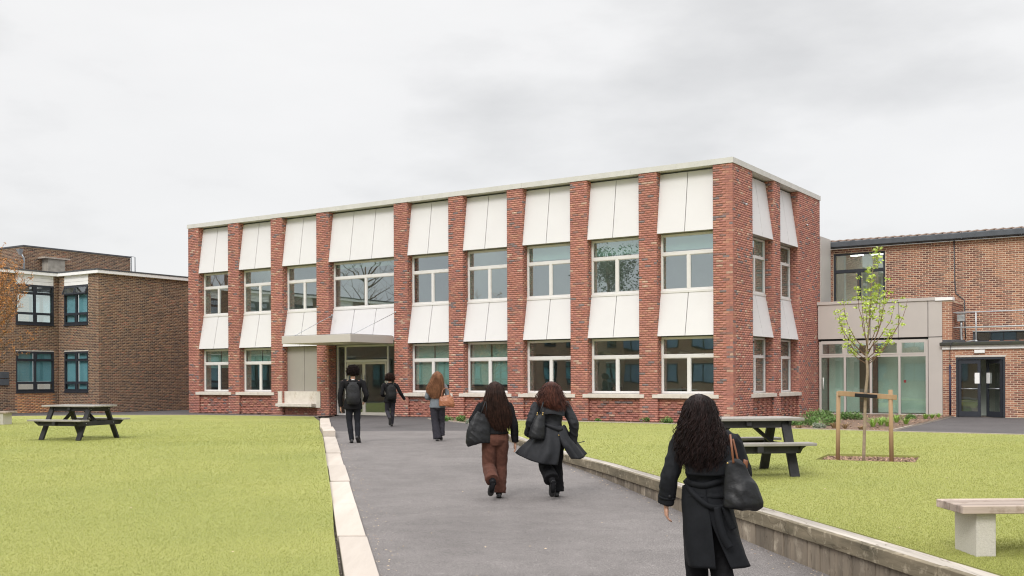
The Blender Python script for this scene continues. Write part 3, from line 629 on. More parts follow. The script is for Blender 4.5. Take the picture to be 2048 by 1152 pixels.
# roof coping: a pale band with a joint every few metres, soffit behind it
mb = MB(); xs_ = [-26.12, -21.5, -17.0, -12.5, -8.0, -3.6, .035]
for a, b in zip(xs_[:-1], xs_[1:]): MB().box(a+(.003 if a > -26 else 0), b-(.003 if b < 0 else 0), -.035, .45, ZT+.002, 8.51).build('coping', capm, SB)
for a, b in ((.453, 4.4), (4.406, 8.985)): MB().box(-.45, .035, a, b, ZT+.002, 8.51).build('coping', capm, SB)
MB().box(-26.1, -.452, .452, 8.94, 8.34, 8.42).build('roof', lead, SB)
MB().box(-26.08, -25.9, .51, 8.9, 0, 8.27).build('end_wall', redm, SB)
MB().box(-25.89, -.47, 8.7, 8.9, 0, 8.27).build('rear_wall', redm, SB)
# interior
MB().box(-25.88, -.55, .62, 8.6, 3.35, 3.75).build('floor_slab', inwall, SB)
MB().box(-25.88, -.55, .62, 8.6, 3.752, 3.77).build('floor_finish', infloor, SB)
MB().box(-25.88, -.55, .62, 8.6, -.03, .02).build('floor_finish', infloor, SB)
MB().box(-25.88, -.6, 5.6, 5.75, .02, 8.2).build('interior_wall', inwall, SB)
for xx in (-5.7, -11.0, -13.6, -17.8, -23.1): MB().box(xx-.06, xx+.06, .75, 5.55, .02, 8.2).build('partition', inwall, SB)
for i, (a, b) in enumerate(piers[1:]): MB().box(-b, -a+.0, .345 if i not in (4, 5) else .63, .72, .02, 8.25).build('wall_lining', inwall, SB)
MB().box(-25.8, -.5, .41, .52, 2.87, 4.3).build('spandrel_lining', inwall, SB)
MB().box(-25.8, -.5, .41, .52, 6.26, 8.3).build('spandrel_lining', inwall, SB)
MB().box(-.52, -.41, .6, 8.9, 2.87, 4.3).build('spandrel_lining', inwall, SB)
MB().box(-.52, -.41, .6, 8.9, 6.26, 8.3).build('spandrel_lining', inwall, SB)
for a, b in side_p: MB().box(-.72, -.345, a, min(b, 8.6), .02, 8.25).build('wall_lining', inwall, SB)
for xx in (-1.9, -4.4, -7.1, -9.6, -15.7, -19.4, -21.9, -24.4):
    for zc in (6.75,): MB().box(xx-.6, xx+.6, 2.2, 2.32, zc, zc+.04).build('ceiling_lamp', strip, SB)
for i, lo in ((4, 1.25), (3, 1.25), (8, 2.0), (7, 2.2)):      # roller blinds
    x0, x1 = -bays[i][1], -bays[i][0]
    for a, b in ((x0+.08, (x0+x1)/2-.03), ((x0+x1)/2+.03, x1-.08)): MB().box(a, b, REC+.11, REC+.12, lo, 2.75).build('blind', gblind, SB)
for i in (0, 1, 2, 5): 
    x0, x1 = -bays[i][1], -bays[i][0]; MB().box(x0+.08, x1-.08, REC+.11, REC+.12, 5.72 if i < 3 else 6.0, 6.2).build('blind', gblind, SB)
for xx in (-2.2, -4.9, -7.6, -22.0, -24.8): MB().box(xx-.7, xx+.5, 1.3, 1.9, .02, .78).box(xx-.2, xx+.15, 1.35, 1.42, .8, 1.15).build('desk', inwood, SB)
# entrance
y = .47; z0 = 0
fr = MB().box(-17.46, -17.38, y, y+.1, 0, 2.86).box(-17.02, -16.94, y, y+.1, 0, 2.86).box(-14.76, -14.68, y, y+.1, 0, 2.86).box(-14.06, -14.0, y, y+.1, 0, 2.86)
fr.box(-17.38, -14.06, y, y+.1, 2.79, 2.86).box(-16.94, -14.76, y, y+.1, 2.17, 2.26).box(-17.38, -17.02, y, y+.1, 0, .06).box(-14.68, -14.06, y, y+.1, 0, .06)
ef = fr.build('entrance_frame', wframe, SB)
for (a, b, c, d) in ((-17.38, -17.02, .06, 2.79), (-16.94, -14.76, 2.26, 2.79), (-14.68, -14.06, .06, 2.79)): MB().box(a, b, y+.04, y+.052, c, d).build('pane', glassd, ef)
dm = M('cream_door_frame', (.60, .565, .50), (.55, .52, .46), 3, .45)
for (a, b, hx, yy) in ((-16.93, -16.0, -16.08, y+.03), (-15.985, -14.77, -15.86, y-.02)):
    d = MB(); d.box(a, a+.09, yy, yy+.06, .01, 2.16).box(b-.09, b, yy, yy+.06, .01, 2.16).box(a+.09, b-.09, yy, yy+.06, 2.07, 2.16).box(a+.09, b-.09, yy, yy+.06, .01, .13)
    do = d.build('door', dm, SB); MB().box(a+.09, b-.09, yy+.025, yy+.035, .13, 2.07).build('pane', glassd, do)
    MB().tube([(hx, yy-.07, .55), (hx, yy-.07, 1.65)], .018).tube([(hx, yy-.07, .7), (hx, yy, .7)], .012).tube([(hx, yy-.07, 1.5), (hx, yy, 1.5)], .012).build('handle', galv, do)
B2 = []
for xx in (-13.99,):
    MB().box(-14.0, -13.6, .5, .62, -.1, 3).build('jamb', redm, SB)
MB().box(-17.46, -14.0, .40, 1.1, 2.87, 3.0).build('soffit', metalp, SB)
cn = MB(); cn.box(-17.6, -14.02, -2.5, -.004, 2.86, 3.16); co_ = cn.build('canopy', annexp, SB, bevel=.01)
MB().box(-17.56, -14.06, -2.46, -.05, 3.162, 3.175).build('canopy_top', lead, co_)
for xw, xe in ((-17.25, -17.2), (-13.9, -14.12)):
    MB().tube([(xw, -.01, 4.08), (xe, -2.2, 3.18)], .011).ball((xw, -.02, 4.08), .04).build('stay_rod', galv, SB)
MB().box(-15.9, -15.3, -1.5, -1.2, 2.845, 2.858).build('canopy_light', whitep, co_)
# sensors on the corner pier
MB().tube([(.0, 1.05, 7.15), (.09, 1.05, 7.12)], .035).build('camera_dome', galv, SB); MB().tube([(.0, 7.3, 7.2), (.08, 7.3, 7.18)], .03).build('camera_dome', galv, SB)

# ------------------------------------------------------------------ annex (glazed link)
AY = 8.6
AX = thing('glazed_annex', 'low pale grey panelled annex with a wall of tall glazing', 'building', W(0.02, AY), TH)
def rx(x): return x-.02
def AB(x0, x1, y0, y1, z0, z1, m=None): m = m or MB(); return m.box(rx(x0), rx(x1), y0, y1, z0, z1)
AB(.03, 1.02, .0, .12, 2.93, 4.24).build('panel', annexp, AX); AB(1.035, 2.01, .0, .12, 2.93, 4.24).build('panel', annexp, AX); AB(2.025, 3.02, 0, .12, 2.93, 4.24).build('panel', annexp, AX)
AB(3.035, 4.06, 0, .12, 2.93, 4.24).build('panel', annexp, AX); AB(4.085, 4.56, 0, .12, 2.93, 4.24).build('panel', annexp, AX); AB(4.085, 4.56, 0, .12, .03, 2.90).build('panel', annexp, AX)
AB(.03, 4.56, .13, .3, 2.85, 4.24).build('panel_backing', darkv, AX); AB(4.07, 4.56, .13, .3, .0, 2.85).build('panel_backing', darkv, AX)
AB(.0, 4.62, -.04, .34, 4.245, 4.36).build('coping', annexp, AX); AB(4.33, 4.93, -.05, .36, 4.23, 4.345).build('coping', whitep, AX)
AB(.1, 4.56, .35, 2.0, 4.1, 4.2).build('roof', lead, AX)
fr = MB(); yy = .03
for xx in (.1, 1.04, 2.01, 3.05, 4.02):
    AB(xx-.04, xx+.04, yy, yy+.1, .06, 2.83, fr)
for zz in ((.06, .10), (2.22, 2.31), (2.78, 2.85)): 
    for a, b in ((.14, 1.0), (1.08, 1.97), (2.05, 3.01), (3.09, 3.98)): AB(a, b, yy+.001, yy+.099, zz[0], zz[1], fr)
fo = fr.build('window', annexp, AX)
for a, b in ((.14, 1.0), (1.08, 1.97), (2.05, 3.01), (3.09, 3.98)):
    AB(a, b, .07, .08, .10, 2.22).build('pane', glassg, fo); AB(a, b, .07, .08, 2.31, 2.78).build('pane', glass, fo)
    s_ = MB(); AB(a, a+.05, .02, .06, 2.31, 2.78, s_); AB(b-.05, b, .02, .06, 2.31, 2.78, s_); AB(a+.05, b-.05, .02, .06, 2.31, 2.36, s_); AB(a+.05, b-.05, .02, .06, 2.73, 2.78, s_); s_.build('vent_sash', annexp, fo)
AB(.1, 4.5, 1.15, 1.25, .1, 4.1).build('interior_wall', inwall, AX); AB(.1, 4.5, .14, 1.9, .02, .08).build('floor_finish', infloor, AX); AB(1.35, 2.0, .9, 1.14, .1, 2.7).build('cupboard', inwood, AX)
AB(.1, 4.5, .31, 1.9, 2.95, 3.0).build('ceiling', inwall, AX)
for xx in (.9, 3.0): AB(xx, xx+.9, .6, .68, 2.90, 2.94).build('ceiling_lamp', strip, AX)  # glowing strips added to brighten the annex interior behind the glazing
AB(3.2, 3.28, .062, .068, 1.25, 1.35).build('call_button', M('red_button_box', (.25, .03, .03)), AX)
MB().tube([(rx(.22), .0, 1.0), (rx(.22), .0, 1.45)], .015).build('handle', whitep, AX)
AB(.0, 4.05, -.02, .12, .0, .059).build('threshold', edgem, AX)

# ------------------------------------------------------------------ right wing: old two-storey brick block with flat-roofed door block
RW = thing('brick_wing', 'older orange-brown brick wing with slate grey gutter at the right edge', 'building', W(0, 10.6), TH)
def rwW(x, y): v = W(x, y+10.6); return v.x, v.y
HX = 14.0
MB().box(-.25, HX, .008, 6, -.1, 6.75).build('wall', rustm, RW)
MBm = lambda x, y_, z: rusto if (x > 4.75 and noise.noise((x*.9, z*.5, 1.3)) > -.25) or noise.noise((x*.8, z*.8, 5)) > .33 else rust
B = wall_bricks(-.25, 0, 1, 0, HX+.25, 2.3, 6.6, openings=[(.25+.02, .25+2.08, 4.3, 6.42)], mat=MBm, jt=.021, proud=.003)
MB().box(-.3, HX, -.22, .12, 6.62, 6.64).build('soffit', dgutter, RW)
MB().box(-.32, HX, -.30, -.16, 6.64, 6.86).build('gutter', dgutter, RW, bevel=.02)
for k in range(7): MB().box(.8+k*2.05, .83+k*2.05, -.31, -.158, 6.63, 6.87).build('gutter_joint', dgutter, RW)
MB().hexa([(-.3, -.1, 6.86), (HX, -.1, 6.86), (HX, 5, 7.35), (-.3, 5, 7.35), (-.3, -.1, 6.92), (HX, -.1, 6.92), (HX, 5, 7.42), (-.3, 5, 7.42)]).build('roof', M('roof_tile', (.22, .14, .10)), RW)
for k in range(48): xx = -.25+k*.3; MB().hexa([(xx, -.2, 6.86), (xx+.29, -.2, 6.90), (xx+.29, .9, 6.99), (xx, .9, 6.95), (xx, -.2, 6.89), (xx+.29, -.2, 6.945), (xx+.29, .9, 7.03), (xx, .9, 6.98)]).build('tile', M('pale_tile', (.40, .30, .25)) if k == 0 else bpy.data.materials['pale_tile'], RW)
f = window(.04, 2.04, 4.30, 6.40, .06, RW, frame=dframe, tr=.66, mull=.5, fw=.05)
MB().box(-.2, HX-.2, 1.6, 1.7, 4.0, 6.5).build('interior_wall', inwall, RW)
# opening cut for the window: replace the wall core by a frame of slabs
bpy.data.objects.remove([c for c in RW.children if c.name.startswith('wall')][0])
for bx_ in ((-.25, .03, .001, 1.5, -.1, 6.6), (2.06, HX, .001, 1.5, -.1, 6.6), (.03, 2.06, .001, 1.5, -.1, 4.28), (.03, 2.06, .001, .4, 6.42, 6.6)): MB().box(*bx_).build('wall', rustm, RW)
MB().box(-.25, HX, 1.75, 6, 0, 6.8).build('wall', rustm, RW)
MB().box(-.2, HX, .4, 1.6, 6.42, 6.6).build('ceiling', inwall, RW)
for xx in (.5, 1.3): MB().box(xx, xx+.5, .8, .86, 6.36, 6.4).build('ceiling_lamp', strip, RW)
# link panel between the blocks
MB().box(-.02, .03, -1.62, -.35, 0, 6.95).build('link_panel', annexp, RW); MB().box(-.30, -.03, -1.6, -1.5, 4.3, 6.9).build('link_panel', annexp, RW)
# cable, downpipes, flashing band, rooflight, on the tall wall
MB().tube([(4.6, -.02, 6.6), (4.62, -.02, 5.1), (4.66, -.02, 4.6), (4.95, -.02, 4.35), (4.98, -.02, 3.3), (5.0, -.03, 2.9)], .022, 6).build('cable', lead, RW)
MB().tube([(4.45, -.015, 6.6), (4.45, -.015, 4.4)], .010, 5).build('joint_strip', rustm, RW)
MB().box(5.3, HX, -.30, -.005, 2.72, 3.12).build('rooflight_kerb', lead, RW)
MB().box(5.45, HX, -.335, -.302, 2.80, 3.08).build('rooflight', glassd, RW)
MB().box(5.3, HX, -.36, -.005, 3.122, 3.16).build('rooflight_flashing', galv, RW)
# door block (plane y = 8.6 -> local -2.0)
DY = -2.0
door_open = [(.13, 1.75, -.1, 2.15)]
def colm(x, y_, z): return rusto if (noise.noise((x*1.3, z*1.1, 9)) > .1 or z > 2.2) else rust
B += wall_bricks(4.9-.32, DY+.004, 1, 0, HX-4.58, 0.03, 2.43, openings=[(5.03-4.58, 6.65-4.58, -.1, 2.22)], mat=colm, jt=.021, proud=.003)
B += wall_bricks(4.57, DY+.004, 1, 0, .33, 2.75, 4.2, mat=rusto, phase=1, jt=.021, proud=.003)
B += wall_bricks(4.9, DY+.004, 0, 1, 1.99, 2.75, 4.2, mat=rust, jt=.021, proud=.003)
MB().box(4.57, 4.895, DY+.005, -.01, 2.5, 4.22).build('parapet', rustm, RW)
MB().box(4.57, 5.03, DY+.005, DY+.3, -.1, 2.45).build('wall', rustm, RW); MB().box(6.65, HX, DY+.005, DY+.3, -.1, 2.45).build('wall', rustm, RW); MB().box(5.03, 6.65, DY+.005, DY+.3, 2.235, 2.45).build('wall', rustm, RW)
MB().box(5.0, 6.68, DY-.012, DY+.3, 2.165, 2.232).build('lintel', sillm, RW)
MB().box(4.57, HX, DY-.06, DY-.004, 2.45, 2.585).build('fascia', whitep, RW)
MB().box(4.50, HX, DY-.17, DY-.062, 2.585, 2.70).build('gutter', M('mossy_black_gutter', (.035, .035, .034), (.05, .055, .03), 9, .7), RW, bevel=.015)
MB().box(4.55, HX, DY-.06, -.01, 2.60, 2.72).build('flat_roof', lead, RW)
MB().box(4.575, 5.3, DY+.0, DY+.25, 2.722, 2.80).build('roof_flashing', lead, RW)
for k in range(3): MB().box(5.95+k*.5, 6.3+k*.5, -.9, -.75, 2.722, 2.78).build('loose_brick', rusto, RW)
lay(RW, rwW, B)
# railing
railm = M('pale_galvanised_rail', (.62, .64, .66), (.52, .54, .56), 12, .4, metal=.2)
rl = thing('roof_railing', 'galvanised tube railing on the flat roof above the grey doors', 'railing', W(5.67, 8.8, 2.722), TH)
for zz in (.52, 1.06):
    MB().tube([(-.82, 0, zz), (8, 0, zz+.0)], .026, 10).ball((-.83, 0, zz), .035).build('rail', railm, rl)
for xx in (0, 3.0, 6.0): MB().tube([(xx, 0, .02), (xx, 0, 1.09)], .024, 10).tube([(xx, 0, 0), (xx, 0, .05)], .045, 10).build('post', railm, rl)
MB().tube([(0, 0, .05), (-.3, -.15, .0)], .015, 6).build('foot_brace', galv, rl)
vt = thing('vent_pipe', 'galvanised boxed flue pipe on the flat roof beside the brick parapet', 'flue', W(5.12, 9.1, 2.722), TH)
MB().tube([(0.12, 0, .03), (.0, 0, .12), (0, 0, .75)], .045, 12, sub=4).build('pipe', galv, vt); MB().box(-.13, .13, -.1, .1, .75, 1.0).build('box', galv, vt, bevel=.01); MB().box(-.16, .16, -.12, .12, 1.03, 1.06).build('cover', galv, vt)
MB().tube([(4.83, DY-.03, .05), (4.83, DY-.03, 1.9)], .033, 10).build('drainpipe', navyp, RW); MB().tube([(4.83, DY-.03, 1.9), (4.83, DY-.04, 2.4), (4.9, DY-.2, 2.68), (5.05, DY-.1, 2.76)], .012, 6).build('cable', lead, RW)
MB().box(5.65, 6.0, DY-.075, DY-.005, 2.30, 2.42).build('door_lamp', whitep, RW, bevel=.012)
# doors
dr = MB(); dr.box(5.03, 5.09, DY-.015, DY+.1, 0.02, 2.15).box(6.59, 6.65, DY-.015, DY+.1, .02, 2.15).box(5.09, 6.59, DY-.015, DY+.1, 2.08, 2.15); dr.build('door_frame', dframe, RW)
def leaf(parent, hx, sgn, ang, handle):
    p = MB(); wd = .745; p.box(0, .10, 0, .05, .03, 2.07).box(wd-.10, wd, 0, .05, .03, 2.07).box(.10, wd-.10, 0, .05, 1.93, 2.07).box(.10, wd-.10, 0, .05, .03, .22)
    o = p.build('door', dframe, parent); o.location = (hx, DY+.02, 0); o.rotation_euler = (0, 0, ang)
    MB().box(.10, wd-.10, .02, .03, .22, 1.93).build('pane', glassd, o)
    MB().box(wd-.19, wd-.03, -.025, -.001, 1.22, 1.60).box(wd-.19, wd-.03, .051, .07, 1.22, 1.60).build('push_plate', whitep, o)
    MB().tube([(.10, -.02, 1.03), (wd-.10, -.02, 1.03)], .014).tube([(.10, .07, 1.03), (wd-.10, .07, 1.03)], .016).build('bar', galv, o)
    return o
leaf(RW, 5.10, 1, 0, 0)
o = leaf(RW, 6.58, -1, math.pi-R(-38)-R(0), 1)
o.rotation_euler = (0, 0, math.pi-R(38)); 
MB().box(4.9, 12, .0-.0, .006, 0, 2.5).build('inner_wall', inwall, RW)
MB().box(6.9, 7.0, DY+.31, -.01, .0, 2.5).build('inner_wall', inwood, RW); MB().box(4.9, 12, DY+.3, 0, .0, .015).build('floor_finish', infloor, RW)

# ------------------------------------------------------------------ left wing
LW = thing('brown_brick_wing', 'dark brown brick wing with white fascia and anthracite windows on the left', 'building', W(-30.2, -1.75), TH)
lo = (-30.2, -1.75)
def lwW(x, y): v = W(x+lo[0], y+lo[1]); return v.x, v.y
ZW = 6.42
AXW = -3.1      # wall A plane (faces +x) in wing coordinates
# openings on wall A (runs towards the viewer along -y): u measured from the inner corner
def wa(u0, u1, z0, z1): return (u0, u1, z0, z1)
LA = 54.0
def pan(i): return (.25+i*3.6, 2.17+i*3.6)
NW = 15
opA = [(.0, 0, 0, 0)]
B = []
# wall faces: long wall (faces +x), wall B (faces -y), wall A (faces +x)
B += wall_bricks(0, 0, 0, 1, 7.0, -.05, ZW, mat=brown, jt=.021, proud=.003)
opsB = [(3.1-2.64, 3.1-.78, .94, 2.84), (3.1-2.64, 3.1-.78, 4.1, 6.5)]
B += wall_bricks(AXW, 0, 1, 0, 3.1, -.05, ZW, openings=opsB, mat=brown, jt=.021, proud=.003)
# wall A direction +y, starts at y=-LA
LB = 12.0
opsA = []
for i in range(3): a, b = pan(i); opsA += [(LB-b, LB-a, .94, 2.84), (LB-b, LB-a, 4.1, 6.5)]
amat = lambda x, y_, z: orange if (z < .92 and -2.2 < y_ < -.24) else brown
B += wall_bricks(AXW, -LB, 0, 1, LB, -.05, ZW, openings=opsA, mat=amat, jt=.021, proud=.003)
MB().box(-9, -.008, .008, 14, -.1, .0).build('plinth', brownm, LW)
def wall_slab(x0, x1, z0, z1, y, root, ops, axis, mat, th=.3):
    """wall core with real openings, cut into strips"""
    xs = sorted({x0, x1, *[o[0] for o in ops], *[o[1] for o in ops]}); mb = MB()
    for a, b in zip(xs[:-1], xs[1:]):
        m_ = (a+b)/2; cuts_ = sorted([(o[2], o[3]) for o in ops if o[0] < m_ < o[1]]); z = z0
        for (p, q_) in cuts_+[(z1, z1)]:
            if p > z:
                if axis == 'x': mb.box(a, b, y+.001, y+th, z, p)
                else: mb.box(y-th, y-.001, a, b, z, p)
            z = q_
    return mb.build('wall', mat, root)
wall_slab(AXW-.3, -.31, -.1, ZW, 0, LW, [(-2.64, -.78, .94, 2.84), (-2.64, -.78, 4.1, 6.48)], 'x', brownm)
MB().box(-.3, -.001, .002, 14, -.1, ZW).build('wall', brownm, LW)
opsAA = []
for i in range(NW): a, b = pan(i); opsAA += [(-b, -a, .94, 2.84), (-b, -a, 4.1, 6.48)]
wall_slab(-LA, -.0, -.1, ZW, AXW, LW, opsAA, 'y', brownm)
# the stretch beyond the frame still shows bricks in the window reflections
B += [b for b in wall_bricks(AXW, -LA, 0, 1, LA-LB, -.05, ZW, openings=[(LA-b_, LA-a_, z_, w_) for i in range(3, NW) for a_, b_ in [pan(i)] for z_, w_ in ((.94, 2.84), (4.1, 6.5))], mat=brown, jt=.021, proud=.003)]
def dwin(a, b, z0, z1, axis, plane, upper, first=True):
    """anthracite window: outer frame (part) with casements and panes (sub-parts)"""
    mb = MB(); m_ = (a+b)/2; z2 = z0+(.42 if not upper else .5); z3 = z1-(.42 if not upper else .42)
    def bx(p0, p1, c, d, y0=-.03, y1=.07, mm=mb):
        if axis == 'x': mm.box(p0, p1, plane+y0, plane+y1, c, d)
        else: mm.box(plane-y1, plane-y0, p0, p1, c, d)
    bx(a, b, z0, z0+.06); bx(a, b, z1-.06, z1); bx(a, a+.06, z0+.06, z1-.06); bx(b-.06, b, z0+.06, z1-.06); bx(m_-.05, m_+.05, z0+.06, z1-.06)
    for p0, p1 in ((a+.06, m_-.05), (m_+.05, b-.06)):
        bx(p0, p1, z2-.035, z2+.035); bx(p0, p1, z3-.035, z3+.035)
    bx(a-.0, b+.0, z0-.075, z0-.001, -.07, .05)
    f_ = mb.build('window', dframe, LW)
    for p0, p1 in ((a+.06, m_-.05), (m_+.05, b-.06)):
        for k, (c, d) in enumerate(((z0+.06, z2-.035), (z2+.035, z3-.035), (z3+.035, z1-.06))):
            q = MB(); bx(p0, p1, c, d, .02, .03, q)
            tilt = upper and axis == 'x' and k == 2 and first
            if tilt:
                q = MB(); hz = d; dd = d-c; oy = -.02
                q.hexa([(p0-.04, plane-.17, c-.03), (p1+.03, plane-.17, c-.03), (p1+.03, plane-.16, c-.03), (p0-.04, plane-.16, c-.03), (p0-.04, plane-.02, hz), (p1+.03, plane-.02, hz), (p1+.03, plane-.01, hz), (p0-.04, plane-.01, hz)])
                g_ = MB()
                for (s0, s1, u0, u1) in ((p0-.04, p1+.03, 0, .14), (p0-.04, p1+.03, .86, 1), (p0-.04, p0+.02, .14, .86), (p1-.03, p1+.03, .14, .86)):
                    za, zb = c-.03+(hz-c+.03)*u0, c-.03+(hz-c+.03)*u1; ya, yb = plane-.18+.15*u0, plane-.18+.15*u1
                    g_.hexa([(s0, ya, za), (s1, ya, za), (s1, ya+.04, za), (s0, ya+.04, za), (s0, yb, zb), (s1, yb, zb), (s1, yb+.04, zb), (s0, yb+.04, zb)])
                g_.build('sash', dframe, f_)
            else:
                if k != 1:
                    g_ = MB(); 
                    for (s0, s1, c0, d0) in ((p0, p0+.04, c, d), (p1-.04, p1, c, d), (p0+.04, p1-.04, c, c+.04), (p0+.04, p1-.04, d-.04, d)): bx(s0, s1, c0, d0, -.045, .0, g_)
                    g_.build('sash', dframe, f_)
            q.build('pane', glass if upper and axis == 'y' else glassw, f_)
    # blinds behind
    lo_ = z0+.06 if not upper else None
    if not upper:
        c0 = z2+.04 if axis == 'y' and first else z0+.08
        q = MB(); bx(a+.06, m_-.05, c0, z1-.06, .10, .11, q); bx(m_+.05, b-.06, c0, z1-.06, .10, .11, q); q.build('blind', blue_blind, f_)
    elif axis == 'x':
        q = MB(); bx(a+.06, m_-.05, z0+.1, z3, .10, .11, q); bx(m_+.05, b-.06, z0+.1, z3, .10, .11, q); q.build('blind', blue_blind, f_)
    q = MB(); 
    if upper:
        for j in range(3):
            bx(a, b, z1+.004+j*.165, z1+.16+j*.165, -.012-.004*0, .08, q)
        q.build('white_infill_panel', whitep, LW)
    else:
        bx(a-.02, b+.02, z1+.002, z1+.06, -.02, .06, q); q.build('lintel', sillm, LW)
dwin(-2.64, -.78, .96, 2.83, 'x', .02, False); dwin(-2.64, -.78, 4.12, 5.95, 'x', .02, True)
for i in range(NW):
    a, b = pan(i); dwin(-b, -a, .96, 2.83, 'y', AXW-.02, False, i == 0); dwin(-b, -a, 4.12, 5.95, 'y', AXW-.02, True, i == 0)
MB().box(-8, -3.5, -LA, -.02, 3.2, 3.4).box(-8, -.32, .32, 5, 3.2, 3.4).build('floor_slab', inwall, LW)
MB().box(-6.6, -6.5, -LA, -.02, 0, 6.4).box(-6.5, -.32, 4.0, 4.1, 0, 6.4).build('interior_wall', inwood, LW)
lay(LW, lwW, B)
# fascia + roof
for (x0, x1, y0, y1) in ((-.05, .14, -.14, 14), (AXW+.141, -.051, -.14, .05), (AXW-.05, AXW+.14, -LA, .05)):
    MB().box(x0, x1, y0, y1, ZW+.002, ZW+.14).build('fascia', whitep, LW)
    MB().box(x0-.01, x1+.015, y0-.012, y1, ZW+.145, ZW+.21).build('roof_edge', lead, LW)
MB().box(-12, -.06, .06, 14, ZW+.0, ZW+.1).box(-12, AXW-.06, -LA, .05, ZW, ZW+.1).build('roof', lead, LW)
MB().box(-12, AXW-.35, -LA, -LA+.3, -.1, ZW-.01).build('end_wall', brownm, LW)
B = wall_bricks(-9.25, 2.05, 0, 1, 6.6, ZW+.1, 8.5, mat=brown, jt=.021, proud=.003)+wall_bricks(-12, 2.05, 1, 0, 2.75, ZW+.1, 8.5, mat=brown, jt=.021, proud=.003)
MB().box(-12, -9.251, 2.051, 8.64, ZW+.1, 8.52).build('upper_block', brownm, LW); lay(LW, lwW, B, 0)
MB().box(-12, -9.2, 2.0, 8.7, 8.522, 8.6).build('coping', lead, LW)
MB().box(-9.24, -8.7, 3.1, 4.1, ZW+.1, 7.95).build('vent_block', M('stained_concrete', (.42, .39, .34), (.26, .24, .21), 3, .9, .3), LW); MB().box(-9.24, -8.6, 2.85, 4.35, 7.952, 8.03).build('vent_cap', edgem, LW)
MB().add([(-9.3, 1.9, 8.35), (-9.0, 1.9, 8.35), (-9.0, 1.65, 8.35), (-9.3, 1.65, 8.35), (-9.2, 1.85, 8.05), (-9.1, 1.85, 8.05), (-9.1, 1.75, 8.05), (-9.2, 1.75, 8.05)], [(3, 2, 1, 0), (4, 5, 6, 7), (0, 1, 5, 4), (1, 2, 6, 5), (2, 3, 7, 6), (3, 0, 4, 7)]).tube([(-9.15, 1.85, 8.1), (-9.15, 2.0, 7.9), (-9.15, 2.02, ZW)], .05).build('rainwater_hopper', galv, LW)
MB().tube([(-9.3, 8.75, ZW), (-9.3, 8.75, 8.55), (-9.3, 8.5, 8.6)], .03).tube([(-8.95, 8.75, ZW), (-8.95, 8.75, 8.55), (-9.0, 8.5, 8.6)], .03).build('ladder', galv, LW)
nb = thing('notice_board', 'small dark grey two-panel board fixed to the brown wall at the left edge', 'board', W(lo[0]+AXW+.02, lo[1]-2.55, 1.26), TH)
for zz in (0, .32): MB().box(0, .05, -1.0, 0, zz, zz+.29).build('panel', dgutter, nb, bevel=.006)

# ------------------------------------------------------------------ trees
def leaf_cloud(mb, c, r, n, size, flat=1.0):
    for _ in range(n):
        d = Vector((random.gauss(0, 1), random.gauss(0, 1), random.gauss(0, 1)*flat)).normalized()*r*random.random()**.45; p = Vector(c)+d
        a = Vector((random.gauss(0, 1), random.gauss(0, 1), random.gauss(0, .5))).normalized(); b_ = a.cross(Vector((random.gauss(0, 1), random.gauss(0, 1), random.gauss(0, 1)))).normalized(); s = size*random.uniform(.6, 1.35)
        mb.add([p-a*s, p+b_*s*.5-a*s*.1, p+a*s, p-b_*s*.5-a*s*.1], [(0, 1, 2, 3)])
def branch_pts(a, b, sag, n=7, wob=.02):
    a, b = Vector(a), Vector(b); out_ = []
    for i in range(n):
        t = i/(n-1); p = a.lerp(b, t); p += Vector((b.x-a.x, b.y-a.y, 0))*(math.sin(t*math.pi)*sag)+Vector((random.uniform(-wob, wob), random.uniform(-wob, wob), 0))*(0 < i < n-1); out_.append(p)
    return out_
YT = 17.95; TB = Vector((5.93, YT, .06))
def tp(px, py, dy=0): Yq = YT+dy; a = (px-1024)-.0045*(py-755.4); b_ = (py-755.4)+.0045*(px-1024); return Vector((a/2125.6*Yq, Yq, 1.5-b_/2125.6*Yq))-TB
yt = thing('young_tree', 'slender young staked tree with fresh lime green leaves in the square mulch pit', 'tree', TB)
tr_ = [Vector((0, 0, -.05)), tp(1729, 860), tp(1731, 790, .02), tp(1735, 745), tp(1733, 706)]
MB().tube(tr_+[tp(1738, 650), tp(1741, 600), tp(1745, 545), tp(1750, 500)], [.029, .027, .026, .024, .021, .014, .010, .007, .004], 8, sub=3).build('trunk', bark, yt)
brm = MB(); lv = MB()
for (fx, fy, txp, typ, dy, sg) in ((1734, 712, 1677, 628, .1, .25), (1735, 722, 1683, 640, -.2, .3), (1734, 705, 1688, 605, -.1, .28), (1735, 715, 1699, 660, .3, .3), (1736, 690, 1717, 560, .15, .3), (1736, 700, 1722, 590, -.25, .25), (1736, 708, 1772, 560, -.2, .28), (1736, 705, 1768, 585, .25, .25), (1737, 715, 1815, 600, .1, .22), (1736, 725, 1800, 625, -.15, .26), (1737, 720, 1785, 660, .25, .25), (1738, 690, 1760, 600, .0, .3), (1737, 728, 1775, 668, -.2, .3), (1740, 640, 1757, 572, .1, .3), (1733, 728, 1696, 690, .2, .2), (1738, 660, 1730, 585, .2, .3), (1738, 670, 1742, 560, -.15, .2), (1737, 700, 1790, 600, -.3, .25)):
    pts = branch_pts(tp(fx, fy), tp(txp, typ, dy), sg, 8, .015); brm.tube(pts, [.008, .007, .0065, .006, .005, .0045, .004, .003], 5)
    for i, p in enumerate(pts):
        if i < 3: 
            if random.random() < .25: leaf_cloud(lv, p+Vector((0, 0, .02)), .045, 9, .024, .5)
            continue
        for _ in range(2 if i > 4 else 1):
            if random.random() < .82: leaf_cloud(lv, p+Vector((random.uniform(-.06, .06), random.uniform(-.06, .06), random.uniform(-.04, .05))), .058, 14, .023, .45)
